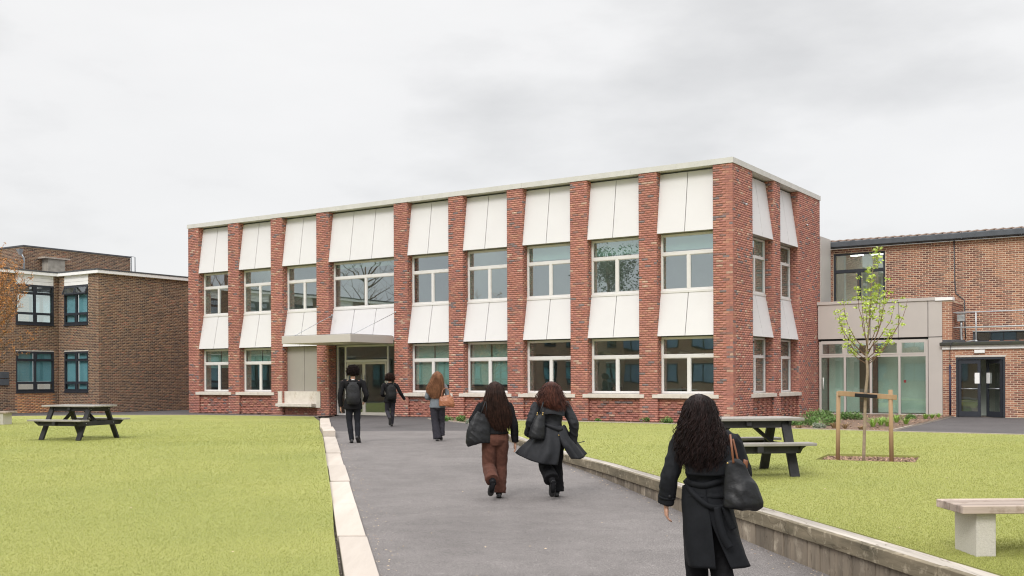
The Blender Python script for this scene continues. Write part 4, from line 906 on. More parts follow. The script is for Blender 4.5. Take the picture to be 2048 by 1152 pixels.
for pyv in range(498, 640, 9):
    c = tp(1750-(pyv-498)*.075, pyv)
    for _ in range(2): leaf_cloud(lv, c+Vector((random.uniform(-.09, .09), random.uniform(-.09, .09), 0)), .06, 13, .026, .45)
brm.build('branches', twig, yt); cl_ = lv.build('crown', leafm, yt); cl_['kind'] = 'stuff'
st = thing('tree_stake_frame', 'two round timber posts with a crossbar holding the young tree upright', 'tree support', (5.95, 18.0, .04))
def so_(p): return p-Vector(st.location)
P1 = Vector((5.57, 18.2, 0)); P2 = Vector((6.37, 17.85, 0))
MB().tube([so_(P1+Vector((0, 0, -.03))), so_(P1+Vector((0.02, 0, 1.24)))], .036, 12).build('post', stakew, st, bevel=0); MB().tube([so_(P2+Vector((0, 0, -.03))), so_(P2+Vector((-.015, 0, 1.27)))], .036, 12).build('post', stakew, st)
MB().bar(so_(P1+Vector((0, -.05, 1.21))), so_(P2+Vector((.07, -.06, 1.14))), .03, .085).build('crossbar', stakew, st, bevel=.004)
MB().bar(so_(Vector((5.80, 17.98, 1.18))), so_(Vector((6.13, 17.84, 1.155))), .05, .06).tube([so_(Vector((5.97+math.cos(k*.6283)*.055, 17.96+math.sin(k*.6283)*.06, 1.17))) for k in range(11)], .012, 6).build('tie', blackbag, st)
# copper-budded tree, trunk just outside the left edge
ct = thing('budding_tree', 'tree with thin bare branches and copper-orange buds at the left edge', 'tree', (-16.85, 33.0, 0))
tk = MB(); bk = MB(); bd = MB()
tk.tube([(0, 0, -.1), (.05, 0, 1.0), (0.0, .05, 2.0), (.1, 0, 3.2), (.1, .1, 4.6), (.15, 0, 5.8)], [.13, .11, .10, .08, .05, .02], 9, sub=2)
for i in range(58):
    h = random.uniform(1.5, 4.6); a = random.uniform(0, 6.28); ln = random.uniform(1.1, 2.6)*(1-.08*(h-1.5)); el = random.uniform(.35, 1.0)
    e_ = Vector((math.cos(a)*ln*math.cos(el), math.sin(a)*ln*math.cos(el), h+ln*math.sin(el)*1.25))
    pts = branch_pts((0.05, 0, h), e_, .18, 7, .05); bk.tube(pts, [.028, .022, .018, .014, .011, .008, .004], 5)
    for p in pts[2:]:
        for _ in range(4):
            q = p+Vector((random.gauss(0, .17), random.gauss(0, .17), random.gauss(.13, .15))); bk.tube([p, (p+q)/2+Vector((0, 0, .02)), q], [.007, .005, .003], 4); 
            for t_ in (.5, .8, 1): leaf_cloud(bd, p.lerp(q, t_), .05, 5, .022)
tk.build('trunk', twig, ct); bk.build('branches', twig, ct); bd.build('crown', budm, ct)['kind'] = 'stuff'
# trees beyond the left edge: they show in the upper window reflections
def big_tree(x, y, h, seed, lab, dens=1.0):
    random.seed(seed); t = thing('broadleaf_tree', lab, 'tree', (x, y, -.1), group='trees beyond the left wing')
    tk = MB(); tk.tube([(0, 0, 0), (.1, 0, h*.3), (0, .1, h*.6), (.1, 0, h*.9)], [.3, .24, .16, .05], 8); cr_ = MB(); bm_ = MB()
    for i in range(40):
        hh = random.uniform(.25, .85)*h; a = random.uniform(0, 6.28); l_ = h*.34*random.uniform(.5, 1)*(1.15-hh/h*.6); e_ = Vector((math.cos(a)*l_, math.sin(a)*l_, hh+h*.14*random.uniform(.3, 1.3)))
        pts = branch_pts((0, 0, hh), e_, .1, 5, .1); bm_.tube(pts, [.07, .05, .035, .02, .01], 4)
        for p in pts[2:]:
            for _ in range(3):
                bm_.tube([p, p+Vector((random.gauss(0, .6), random.gauss(0, .6), random.uniform(.2, 1.1)))], [.014, .004], 3)
            if dens > .3: leaf_cloud(cr_, p, h*.085, int(85*dens), .13)
    tk.build('trunk', twig, t); bm_.build('branches', twig, t)
    if cr_.v: cr_.build('crown', fargreen, t)['kind'] = 'stuff'
p = W(-47, -20); big_tree(p.x, p.y, 11.5, 3, 'slim bare tree standing beyond the brown brick wing', 0)
p = W(-46, -34); big_tree(p.x, p.y, 12, 4, 'bare branched tree beyond the far end of the brown brick wing', 0)
p = W(-43, -9); big_tree(p.x, p.y, 11, 5, 'half bare tree behind the flat roof of the brown brick wing', 0)
p = W(-41, -67); big_tree(p.x, p.y, 15.5, 8, 'dense leafy tree beyond the rear brick block', 1)
random.seed(21)
m, t_, b_ = newmat('far_brick'); b_.inputs['Roughness'].default_value = .9; tq = N(t_, 'ShaderNodeTexCoord'); mq = N(t_, 'ShaderNodeMapping'); mq.inputs['Rotation'].default_value = (R(90), 0, 0); t_.links.new(tq.outputs['Object'], mq.inputs[0])
bq = N(t_, 'ShaderNodeTexBrick', Scale=1.0); bq.inputs['Color1'].default_value = (.24, .12, .075, 1); bq.inputs['Color2'].default_value = (.15, .08, .055, 1); bq.inputs['Mortar'].default_value = (.5, .4, .3, 1); bq.inputs['Brick Width'].default_value = .225; bq.inputs['Row Height'].default_value = .075; bq.inputs['Mortar Size'].default_value = .008
t_.links.new(mq.outputs[0], bq.inputs['Vector']); t_.links.new(bq.outputs[0], b_.inputs['Base Color'])
RB = thing('rear_brick_block', 'long two-storey brick block behind the viewpoint, seen only reflected in the glass', 'building', W(-36, -58), TH)
MB().box(0, 60, -8, 0, -.6, 6.6).build('wall', m, RB); MB().box(-.3, 60.3, -8.3, .25, 6.6, 6.85).build('fascia', whitep, RB)
MB().hexa([(-.3, -8.3, 6.86), (60.3, -8.3, 6.86), (60.3, .3, 6.86), (-.3, .3, 6.86), (-.3, -5, 8.8), (60.3, -5, 8.8), (60.3, -3, 8.8), (-.3, -3, 8.8)]).build('roof', M('rear_roof', (.10, .07, .06), rough=.9), RB)
for k in range(16):
    for z in (.95, 4.1):
        a = 1.2+k*3.7; f_ = MB().box(a, a+2.3, .0, .06, z, z+.08).box(a, a+2.3, 0, .06, z+1.72, z+1.8).box(a, a+.08, 0, .06, z+.08, z+1.72).box(a+2.22, a+2.3, 0, .06, z+.08, z+1.72).box(a+1.1, a+1.2, 0, .06, z+.08, z+1.72).build('window', dframe, RB)
        MB().box(a+.08, a+1.1, .005, .02, z+.08, z+1.72).box(a+1.2, a+2.22, .005, .02, z+.08, z+1.72).build('blind', bpy.data.materials.get('blue_blind2') or M('blue_blind2', (.15, .24, .35), (.12, .20, .29), 2, .7), f_)

# ------------------------------------------------------------------ plants in the bed
def plant(kind, x, y, s, label, group):
    z = zbed(x, y)-.01; mb = MB()
    t = None
    if kind == 'shrub' or kind == 'silver':
        for k in range(9):
            a = random.random()*6.28; r = s*random.uniform(.1, .75); leaf_cloud(mb, (math.cos(a)*r, math.sin(a)*r*.8, s*random.uniform(.18, .5)), s*.38, 95, .020+.012*s, .8)
        leaf_cloud(mb, (0, 0, s*.35), s*.55, 200, .022+.012*s, .6)
        m_ = shrubm if kind == 'shrub' else silverm
    else:
        for k in range(int(70)):
            a = random.random()*6.28; ln = s*random.uniform(.6, 1.3); sp = random.uniform(.35, 1.5); d = Vector((math.cos(a), math.sin(a), 0)); w_ = Vector((-d.y, d.x, 0))*.006
            p0 = d*.03; p1 = d*ln*sp*.4+Vector((0, 0, ln*.6)); p2 = d*ln*sp*.85+Vector((0, 0, ln*.72)); mb.add([p0-w_, p0+w_, p1+w_*1.3, p1-w_*1.3, p2], [(0, 1, 2, 3), (3, 2, 4)])
        m_ = grassym if kind == 'strap' else dryg
    o = mb.build({'shrub': 'low_shrub', 'silver': 'silver_plant', 'strap': 'strappy_plant', 'dry': 'dry_grass_plant'}[kind], m_, loc=(x, y, z)); tag(o, label, 'plant', group)
def gz(px, py, z): a = (px-1024)-.0045*(py-755.4); b_ = (py-755.4)+.0045*(px-1024); Y = (1.5-z)*2125.6/b_; return a/2125.6*Y, Y
PL = [('shrub', 892, 842, .26, 'bushy green shrub left of the brown handbag woman, at the tip of the bed'), ('shrub', 922, 843, .30, 'low green shrub between the light brown haired woman and the long dark haired woman'), ('silver', 938, 847, .18, 'small silvery plant beside the path edge left of the long dark haired woman'),
('shrub', 1234, 841, .27, 'green shrub at the foot of the front wall right of the flapping coat'), ('shrub', 1194, 843, .15, 'tiny green sprig at the foot of the front wall below the sill'), ('shrub', 1291, 844, .24, 'green shrub below the sill gap, second from the curly haired woman'), ('shrub', 1336, 847, .30, 'wide green shrub at the front wall just left of the curly haired woman'),
('shrub', 1545, 848, .30, 'green shrub seen under the tabletop of the right picnic table'), ('shrub', 1592, 852, .22, 'small shrub at the right end of the right picnic table'),
('shrub', 1634, 841, .50, 'broad dark green shrub at the corner of the red brick block'), ('shrub', 1662, 848, .40, 'spreading green shrub left of the left tree stake, below the glazing'), ('shrub', 1622, 853, .38, 'front green shrub nearest the turf left of the tree stakes'), ('shrub', 1650, 838, .4, 'back green shrub against the annex threshold, left of the stakes'), ('shrub', 1693, 839, .36, 'green shrub just right of the left tree stake'), ('shrub', 1714, 840, .34, 'green shrub immediately left of the young tree trunk'), ('silver', 1640, 857, .22, 'pale plant on the mulch beside the turf edging'), ('dry', 1668, 856, .22, 'straw coloured tuft left of the left tree stake'), ('dry', 1690, 858, .2, 'straw coloured tuft right of the left tree stake'), ('dry', 1722, 860, .16, 'thin straw tuft beside the tree trunk at the turf edging'),
('strap', 1746, 851, .34, 'bright grassy clump just right of the young tree trunk'), ('strap', 1762, 849, .30, 'bright grassy clump left of the right tree stake'), ('strap', 1775, 853, .34, 'bright grassy clump behind the right tree stake'), ('strap', 1793, 846, .32, 'bright grassy clump right of the right tree stake'), ('strap', 1812, 848, .26, 'small grassy clump in the mulch between stake and paving'), ('shrub', 1822, 838, .24, 'small green plant in front of the last glazed pane'), ('strap', 1851, 838, .22, 'grassy sprig below the right edge of the glazing'), ('strap', 1864, 837, .18, 'smallest grassy sprig by the paving, left of the navy pipe'), ('strap', 1877, 835, .18, 'grassy sprig at the corner of the annex panel and paving'), ('dry', 1598, 858, .18, 'straw tuft beside the right picnic table near the edging')]
for (k, px, py, s, lab) in PL:
    z = .03; x, y = gz(px, py, z); x, y = gz(px, py, zbed(x, y)); plant(k, x, y, s, lab, {'shrub': 'low shrubs in the planting bed', 'silver': 'silvery plants in the bed', 'strap': 'grassy clumps in the bed', 'dry': 'straw tufts in the bed'}[k])

# ------------------------------------------------------------------ picnic tables and benches
def picnic(loc, ang, label, sc=1.03):
    t = thing('picnic_table', label, 'picnic table', loc, ang, 'charcoal picnic tables')
    H = .745; Lh = .77
    for k in range(5): MB().box(-Lh, Lh, -.37+k*.149, -.37+k*.149+.141, H-.035+random.uniform(0, .002), H+random.uniform(0, .003)).build('top_plank', plastict, t, bevel=.004)
    for s in (-1, 1):
        for k in range(2): MB().box(-Lh, Lh, s*.66-.145+k*.149, s*.66-.145+k*.149+.141, .41, .445).build('seat_plank', plastict, t, bevel=.004)
        x = s*.535
        for q in (-1, 1): MB().bar((x, q*.62, 0), (x, q*.26, H-.037), .045, .125, up=(1, 0, 0)).build('leg', plastic, t)
        MB().hexa([(x+.022, -.66, .31), (x+.06, -.66, .31), (x+.06, .66, .31), (x+.022, .66, .31), (x+.022, -.79, .408), (x+.06, -.79, .408), (x+.06, .79, .408), (x+.022, .79, .408)]).build('seat_bearer', plastic, t)
        MB().hexa([(x+.022, -.30, H-.13), (x+.06, -.30, H-.13), (x+.06, .30, H-.13), (x+.022, .30, H-.13), (x+.022, -.355, H-.037), (x+.06, -.355, H-.037), (x+.06, .355, H-.037), (x+.022, .355, H-.037)]).build('top_bearer', plastic, t)
        MB().bar((x-s*.03, 0, .36), (s*.08, 0, H-.04), .04, .09, up=(0, 1, 0)).build('brace', plastic, t)
        for q in (-1, 1): 
            for zz in (.36, H-.085): yq = q*(.62-.36*(zz/(H-.037))); MB().ball((x+.064, yq, zz), .010, 6, 4).build('bolt', galv, t)
    MB().box(-.035, .035, -.34, .34, H-.10, H-.037).build('centre_batten', plastic, t)
    for q in (-1, 1):
        for (yy, za, zb, xl) in ((q*.70, .315, .407, .56), (q*.27, H-.125, H-.038, .50)): MB().hexa([(-xl+.05, yy-.02, za), (xl-.05, yy-.02, za), (xl-.05, yy+.02, za), (-xl+.05, yy+.02, za), (-xl-.1, yy-.02, zb), (xl+.1, yy-.02, zb), (xl+.1, yy+.02, zb), (-xl-.1, yy+.02, zb)]).build('apron_board', plastic, t)
    for q in (-1, 1): MB().box(-.04, .04, q*.66-.14, q*.66+.14, .33, .408).build('seat_batten', plastic, t)
    t.scale = (sc, sc, sc*1.055); return t
picnic((-10.32, 25.35, zll(-10.3, 25.3)), R(-21), 'charcoal picnic table on the left lawn in front of the brown wing')
picnic((3.38, 15.68, zlr(3.4, 15.7)+.0), R(6), 'charcoal picnic table on the right lawn behind the curly haired woman', 1.06)
def bench(loc, ang, label, z=.415):
    t = thing('slatted_bench', label, 'bench', loc, ang, 'benches with concrete blocks')
    for k in range(8): MB().box(-.14+random.uniform(-.004, .004), 1.75, .0+k*.0645, .0+k*.0645+.050, z-.065, z+random.uniform(-.002, .002)).build('slat', benchwood, t, bevel=.005)
    for xx in (0.0, 1.42): MB().box(xx, xx+.16, .07, .47, -.02, z-.068).build('block', benchconc, t, bevel=.006)
    return t
bench((3.70, 8.41, zlr(3.8, 8.5)), R(1), 'timber slatted bench on speckled concrete blocks at the lower right edge')
bench((-16.0, 34.1, zll(-16, 34)), R(165), 'timber bench on pale concrete block at the left edge of the lawn', .42)

# ------------------------------------------------------------------ people
def organic(name, mb, voxel, mat, parent, smooth=3, wr=0, ws=.12, keep=None):
    """closed lofts fused into one continuous surface"""
    me = mb.mesh(name); o = bpy.data.objects.new(name, me); COL.objects.link(o)
    rm = o.modifiers.new('r', 'REMESH'); rm.mode = 'VOXEL'; rm.voxel_size = voxel; rm.use_smooth_shade = True
    if smooth: sm = o.modifiers.new('s', 'SMOOTH'); sm.iterations = smooth; sm.factor = .5
    bpy.context.view_layer.update(); dg = bpy.context.evaluated_depsgraph_get(); m2 = bpy.data.meshes.new_from_object(o.evaluated_get(dg)); o.modifiers.clear(); o.data = m2
    m2.name = name
    if wr:
        n = len(m2.vertices); co = np.empty(n*3, np.float32); no = np.empty(n*3, np.float32); m2.vertices.foreach_get('co', co); m2.vertex_normals.foreach_get('vector', no); co = co.reshape(-1, 3); no = no.reshape(-1, 3); d = np.empty(n, np.float32)
        for i in range(n):
            p = co[i]; q = (p[0]/ws+p[2]/ws*.5, p[1]/ws, p[2]/ws*.8); d[i] = 1-2*abs(noise.noise(q))+.5*noise.noise((q[0]*2.1, q[1]*2.1+3, q[2]*2.6))
        co += no*(d*wr)[:, None]; m2.vertices.foreach_set('co', co.ravel()); m2.update()
    m2.materials.clear(); m2.materials.append(mat); m2.polygons.foreach_set('use_smooth', [True]*len(m2.polygons))
    o.parent = parent; return o
def V3(*a): return Vector(a)
def hand(mb, wr, d, side, s=1.0, curl=.6):
    """palm, four unequal bent fingers and a thumb; d = direction of the hand, side = +1 right, -1 left"""
    d = Vector(d).normalized(); back = Vector((side, 0, 0)); back = (back-d*back.dot(d)).normalized(); fw = d.cross(back).normalized()
    if fw.y < 0: fw = -fw      # towards the thumb / front
    mb.tube([wr-d*.03*s, wr+d*.01*s, wr+d*.05*s, wr+d*.092*s], [(.024*s, .018*s), (.028*s, .019*s), (.040*s, .018*s), (.040*s, .015*s)], 10, ref=fw)
    for k, ln in enumerate((.066, .074, .068, .054)):
        base = wr+d*.085*s+fw*(.030-.020*k)*s; dd = d; p = [base-d*.02*s, base]
        for j, f in enumerate((.45, .32, .23)):
            dd = (dd-back*curl*(.35+.25*j)).normalized(); p.append(p[-1]+dd*ln*f*s)
        mb.tube(p, [.0092*s, .0090*s, .0085*s, .0080*s, .0065*s], 8)
    t0 = wr+d*.025*s+fw*.022*s; mb.tube([t0, t0+(d*.5+fw*.8).normalized()*.035*s-back*.005, t0+(d*.8+fw*.6).normalized()*.068*s-back*.012*s, t0+(d*.95+fw*.35).normalized()*.09*s-back*.018*s], [.014*s, .012*s, .0105*s, .008*s], 8)
def person(P, label, loc, rotz):
    t = thing('person', label, 'person', loc, rotz)
    H = P['H']; k = H/1.7; J = P['J']; m = P.get('male', 0); sk = P.get('skin', skin)
    hc = J['head']; nk = J['neck']; pl = J['pelvis']; ch = J['chest']
    mb = MB()
    mb.tube([pl+V3(0, 0, -.10*k), pl, pl+V3(0, 0, .10*k), (pl+ch)/2, ch, ch+V3(0, 0, .12*k), nk+V3(0, -.005, -.03*k), nk+V3(0, 0, .04*k), hc+V3(0, -.01, -.04*k)], [(.12*k, .09*k), (.155*k, .10*k), (.135*k, .09*k), (.125*k, .085*k), (.145*k, .10*k), (.13*k, .085*k), (.065*k, .06*k), (.052*k, .055*k), (.05*k, .055*k)], 14, sub=3)
    mb.ball(hc+V3(0, 0, .02*k), (.074*k, .092*k, .10*k), 18, 14); mb.ball(hc+V3(0, .03*k, -.055*k), (.055*k, .06*k, .06*k), 14, 10)
    mb.tube([hc+V3(0, .088*k, .02*k), hc+V3(0, .112*k, -.022*k), hc+V3(0, .09*k, -.03*k)], [(.008*k, .01*k), (.014*k, .012*k), (.012*k, .008*k)], 8)
    mb.ball(hc+V3(0, .083*k, -.062*k), (.024*k, .012*k, .009*k), 10, 6)
    for s in (-1, 1): mb.ball(hc+V3(s*.076*k, .0, -.012*k), (.010*k, .020*k, .030*k), 8, 6)
    for s, q in ((-1, 'L'), (1, 'R')):
        sh, el, wr = J['sh'+q], J['el'+q], J['wr'+q]
        mb.tube([ch+V3(s*.08*k, 0, .09*k), sh, sh.lerp(el, .5), el, el.lerp(wr, .35), wr], [.05*k, .048*k, .042*k, .034*k, .036*k, .022*k], 10, sub=2)
        hand(mb, wr, J.get('hd'+q, wr-el), s, k*.98, P.get('curl', .6))
        hp, kn, an = J['hp'+q], J['kn'+q], J['an'+q]
        mb.tube([pl+V3(s*.07*k, 0, 0), hp, hp.lerp(kn, .5), kn, kn.lerp(an, .3), an], [.085*k, .08*k, .066*k, .048*k, .05*k, .033*k], 12, sub=2)
        ft = J['ft'+q]; mb.tube([an, an.lerp(ft, .5)+V3(0, 0, -.0), ft], [.033*k, .032*k, .02*k], 8)
    organic('body', mb, .0062*k if k > .9 else .006, sk, t, 2)
    for s in (-1, 1): MB().ball(hc+V3(s*.030*k, .084*k, .012*k), .0115*k, 10, 8).build('eye', eyem, t)
    for q in 'LR':
        an, kn = J['an'+q], J['kn'+q]; MB().tube([an, an.lerp(J['ft'+q], .5), J['ft'+q]], [.04*k, .038*k, .026*k], 10).tube([an+(an-kn).normalized()*.03, an, an.lerp(kn, .3), an.lerp(kn, .55)], [.046*k, .045*k, .056*k, .064*k], 12).build('sock', blackcloth, t)
    # shoes
    for q in 'LR':
        an, ft = J['an'+q], J['ft'+q]; d = (ft-an).normalized(); up = Vector((0, 0, 1)); up = (up-d*up.dot(d)).normalized() if abs(d.z) < .97 else Vector((0, -1, 0))
        dn = -up; heel = an+dn*.045*k-d*.05*k
        sm = MB(); sm.tube([heel-d*.012*k, heel+d*.02*k, heel+d*.10*k, heel+d*.17*k, heel+d*.225*k, heel+d*.25*k], [(.026*k, .028*k), (.036*k, .040*k), (.037*k, .036*k), (.047*k, .028*k), (.042*k, .022*k), (.022*k, .012*k)], 12, ref=d.cross(up), sub=2)
        sm.tube([an+dn*.05*k, an+dn*.0*k, an+up*.03*k], [.038*k, .040*k, .040*k], 10)
        sh_ = organic('shoe', sm, .006, shoem, t, 2)
        so2 = MB(); s0 = heel+dn*.026*k; so2.tube([s0-d*.02*k, s0+d*.03*k, s0+d*.10*k, s0+d*.17*k, s0+d*.235*k, s0+d*.262*k], [(.022*k, .010), (.037*k, .013*k), (.036*k, .010*k), (.049*k, .010*k), (.042*k, .010*k), (.018*k, .008)], 12, ref=d.cross(up), sub=2); so2.build('sole', solem, sh_)
    return t, k
def trousers(t, P, k, mat, wt, wk, wa_, waist=1.0, wr=.004, ws=.09):
    J = P['J']; mb = MB(); pl = J['pelvis']
    mb.tube([pl+V3(0, -.01, -.13*k), pl+V3(0, -.01, -.05*k), pl+V3(0, -.005, .05*k), pl+V3(0, 0, .15*k)], [(.12*k, .11*k), (.182*k*waist, .135*k), (.168*k*waist, .12*k), (.135*k, .10*k)], 18, sub=3)
    for s, q in ((-1, 'L'), (1, 'R')):
        hp, kn, an = J['hp'+q], J['kn'+q], J['an'+q]; end = an+(an-kn).normalized()*.015
        if P.get('hem'+q): end = kn.lerp(an, P['hem'+q])
        mb.tube([pl+V3(s*.085*k, 0, .0), hp+V3(0, 0, -.04), hp.lerp(kn, .5), kn, kn.lerp(end, .35), kn.lerp(end, .75), end], [wt*k*1.0, wt*k, (wt*.6+wk*.4)*k, wk*k, (wk*.75+wa_*.25)*k, (wk*.3+wa_*.7)*k, wa_*k], 14, sub=3)
    return organic('trousers', mb, .0085, mat, t, 3, wr, ws)
def top(t, P, k, mat, hem, name='jacket', sw=(.066, .052, .042), flare=1.0, wr=.004, ws=.10, sx=1.0, extra=None, cuffs=True):
    J = P['J']; mb = MB(); pl, ch, nk = J['pelvis'], J['chest'], J['neck']
    shw = (J['shR'].x-J['shL'].x)/2
    mb.tube([pl+V3(0, -.005, hem), pl+V3(0, -.005, hem*.5+.02), pl+V3(0, 0, .15*k), (pl+ch)/2+V3(0, 0, .04*k), ch, ch+V3(0, 0, .10*k), nk+V3(0, -.0, -.055*k), nk+V3(0, .0, -.01*k)],
            [(.185*k*flare*sx, .135*k*flare), (.18*k*flare*sx, .13*k*flare), (.155*k*sx, .115*k), (.16*k*sx, .12*k), (.178*k*sx, .13*k), (shw*.97, .115*k), (shw*.60, .085*k), (.065*k, .065*k)], 20, sub=3)
    for s, q in ((-1, 'L'), (1, 'R')):
        sh, el, wr_ = J['sh'+q], J['el'+q], J['wr'+q]; end = el.lerp(wr_, .96)
        mb.tube([sh+V3(-s*.07*k, 0, .0), sh+V3(0, 0, -.01), sh.lerp(el, .5), el, el.lerp(end, .5), end], [.062*k, sw[0]*k, (sw[0]*.55+sw[1]*.45)*k, sw[1]*k, (sw[1]+sw[2])/2*k, sw[2]*k], 12, sub=3)
    if extra: extra(mb)
    return organic(name, mb, .0085, mat, t, 3, wr, ws)
def ribbon(pts, wdt, mat, parent, name='strap', th=.006, nrm=None, loc=None):
    """flat strap along pts"""
    pts = [Vector(p) for p in pts]; mb = MB(); P2 = []
    for i in range(len(pts)-1):
        p0, p1, p2, p3 = pts[max(i-1, 0)], pts[i], pts[i+1], pts[min(i+2, len(pts)-1)]
        for j in range(5):
            u = j/5; P2.append(.5*((2*p1)+(p2-p0)*u+(2*p0-5*p1+4*p2-p3)*u*u+(3*p1-p0-3*p2+p3)*u**3))
    P2.append(pts[-1]); V, F = [], []
    for i, p in enumerate(P2):
        tt = (P2[min(i+1, len(P2)-1)]-P2[max(i-1, 0)]).normalized(); nn = Vector(nrm or (0, -1, 0)); nn = (nn-tt*nn.dot(tt)).normalized(); x = tt.cross(nn)
        for (a, b_) in ((-1, -1), (1, -1), (1, 1), (-1, 1)): V.append(p+x*a*wdt/2+nn*b_*th/2)
    for i in range(len(P2)-1):
        for q in range(4): F.append((i*4+q, i*4+(q+1) % 4, i*4+4+(q+1) % 4, i*4+4+q))
    F += [(3, 2, 1, 0), tuple(len(V)-4+q for q in range(4))]; mb.add(V, F, True)
    return mb.build(name, mat, parent, loc=loc)
def hair_mass(t, prof, n, mat, curl=0, freq=20, thick=.005, wob=.02, zend=(.0, .12), arc=115, shell=.86, npt=26, jit=.0):
    """prof: rows (z, cx, cy, half width, half depth) from the crown to the tips, strands hang along it"""
    prof = sorted(prof, key=lambda r: r[0]); zs = [r[0] for r in prof]; g = lambda z, i: float(np.interp(z, zs, [r[i] for r in prof])); z_top, z_bot = zs[-1], zs[0]
    mb = MB(); zz = [z_top-(z_top-z_bot)*i/14*.93 for i in range(15)]
    mb.tube([(g(z, 1), g(z, 2), z) for z in zz], [(max(.004, g(z, 3)*shell), max(.004, g(z, 4)*shell)) for z in zz], 20)
    for i in range(n):
        ph = R(random.uniform(-arc, arc)); fly = random.random() < .09; rho = random.uniform(1.0, 1.17) if fly else random.uniform(shell-.02, 1.03); tk_ = thick*(.4 if fly else random.uniform(.75, 1.15)); ze = z_bot+random.uniform(*zend)+(abs(ph)/R(arc))**2*.05; zs0 = z_top-(random.random()**1.6)*.10
        p1, p2, fq = random.random()*6.28, random.random()*6.28, freq*random.uniform(.8, 1.2); ca = curl*random.uniform(.5, 1.2); pts = []; rr = []
        seed = i*.37
        for j in range(npt):
            s = j/(npt-1); z = zs0+(ze-zs0)*s; wx_, dy_ = g(z, 3), g(z, 4)
            wx_ = wx_*rho+wob*s*noise.noise((seed, z*3, 1)); ph2 = ph+.25*noise.noise((seed, z*2.2, 5))*s+jit*s*noise.noise((seed*3, z*6, 2))
            x = g(z, 1)+wx_*math.sin(ph2); y = g(z, 2)-dy_*rho*math.cos(ph2)
            a = fq*z*6.28+p1; amp = ca*min(1, s*2.5)
            pts.append((x+amp*math.cos(a), y+amp*math.sin(a)*.8, z+amp*.3*math.sin(a*1.3+p2))); rr.append(tk_*(1 if s < .75 else 1-(s-.75)*3))
        mb.tube(pts, rr, 4, cap=False)
    return mb.build('hair', mat, t)
def hair_ball(t, c, r, n, mat, k=1, thick=.004, ln=.03, curl=.008):
    mb = MB(); c = Vector(c); mb.ball(c, r, 16, 12)
    for i in range(n):
        d = Vector((random.gauss(0, 1), random.gauss(0, 1), random.gauss(0, 1))).normalized()
        if d.z < -.62 or (d.y > .62 and d.z < .35): continue
        p0 = c+Vector((d.x*r[0], d.y*r[1], d.z*r[2]))*.93; x = d.orthogonal().normalized(); y = d.cross(x); pts = []; l_ = ln*random.uniform(.6, 1.3); a0 = random.random()*6; dr = Vector((random.gauss(0, .5), random.gauss(0, .5), random.gauss(0, .5)-.15))
        for j in range(9):
            s = j/8; a = a0+s*11; pts.append(p0+(d+dr*s)*l_*s+(x*math.cos(a)+y*math.sin(a))*curl)
        mb.tube(pts, thick, 4, cap=False)
    return mb.build('hair', mat, t)
def base_joints(H, lean=.02, sh=.115, hipw=.052, strideL=(0, 0), strideR=(0, 0)):
    """standing frame; +y forward, +x right"""
    z = lambda f: H*f
    J = {'pelvis': V3(0, 0, z(.535)), 'chest': V3(0, lean*.7, z(.735)), 'neck': V3(0, lean, z(.845)), 'head': V3(0, lean+.02, z(.925))}
    for s, q in ((-1, 'L'), (1, 'R')):
        J['sh'+q] = V3(s*sh*H, lean, z(.80)); J['el'+q] = V3(s*(sh+.03)*H, lean-.03, z(.63)); J['wr'+q] = V3(s*(sh+.035)*H, lean+.02, z(.485))
        J['hp'+q] = V3(s*hipw*H, 0, z(.51)); J['kn'+q] = V3(s*hipw*H, .02, z(.28)); J['an'+q] = V3(s*hipw*H, 0, z(.047)); J['ft'+q] = V3(s*(hipw+.01)*H, .13, z(.02))
    return J
def sheet(t, rows, mat, name, sub=5, fold=.012, fq=7, th=.005, seed=0):
    """cloth panel: smooth surface through rows of points, with folds that grow towards the last row"""
    def cm(P, n):
        r = []
        for i in range(len(P)-1):
            p0, p1, p2, p3 = P[max(i-1, 0)], P[i], P[i+1], P[min(i+2, len(P)-1)]
            for j in range(n): u = j/n; r.append(.5*((2*p1)+(p2-p0)*u+(2*p0-5*p1+4*p2-p3)*u*u+(3*p1-p0-3*p2+p3)*u**3))
        return r+[P[-1]]
    rw = [cm([Vector(p) for p in r], sub) for r in rows]; cols = [cm([r[i] for r in rw], sub) for i in range(len(rw[0]))]
    m_, n_ = len(cols), len(cols[0]); V = []
    for i in range(m_):
        for j in range(n_):
            p = cols[i][j]; a = cols[min(i+1, m_-1)][j]-cols[max(i-1, 0)][j]; b_ = cols[i][min(j+1, n_-1)]-cols[i][max(j-1, 0)]; nn = a.cross(b_)
            nn = nn.normalized() if nn.length > 1e-9 else Vector((0, -1, 0)); s = j/(n_-1)
            V.append(p+nn*fold*(s*.8+.2)*(math.sin(i/(m_-1)*fq*3.14+seed+1.2*math.sin(s*3+seed))+.7*noise.noise((i*.25+seed, j*.2, 0))))
    F = [(i*n_+j, (i+1)*n_+j, (i+1)*n_+j+1, i*n_+j+1) for i in range(m_-1) for j in range(n_-1)]
    me = bpy.data.meshes.new(name); me.from_pydata([tuple(v) for v in V], [], F); me.polygons.foreach_set('use_smooth', [True]*len(F)); me.materials.append(mat)
    o = bpy.data.objects.new(name, me); COL.objects.link(o); sd = o.modifiers.new('s', 'SOLIDIFY'); sd.thickness = th; o.parent = t; return o
def held(name, label, cat, t, off, group=None):
    return thing(name, label, cat, t.matrix_basis @ Vector(off), t.rotation_euler.z, group)
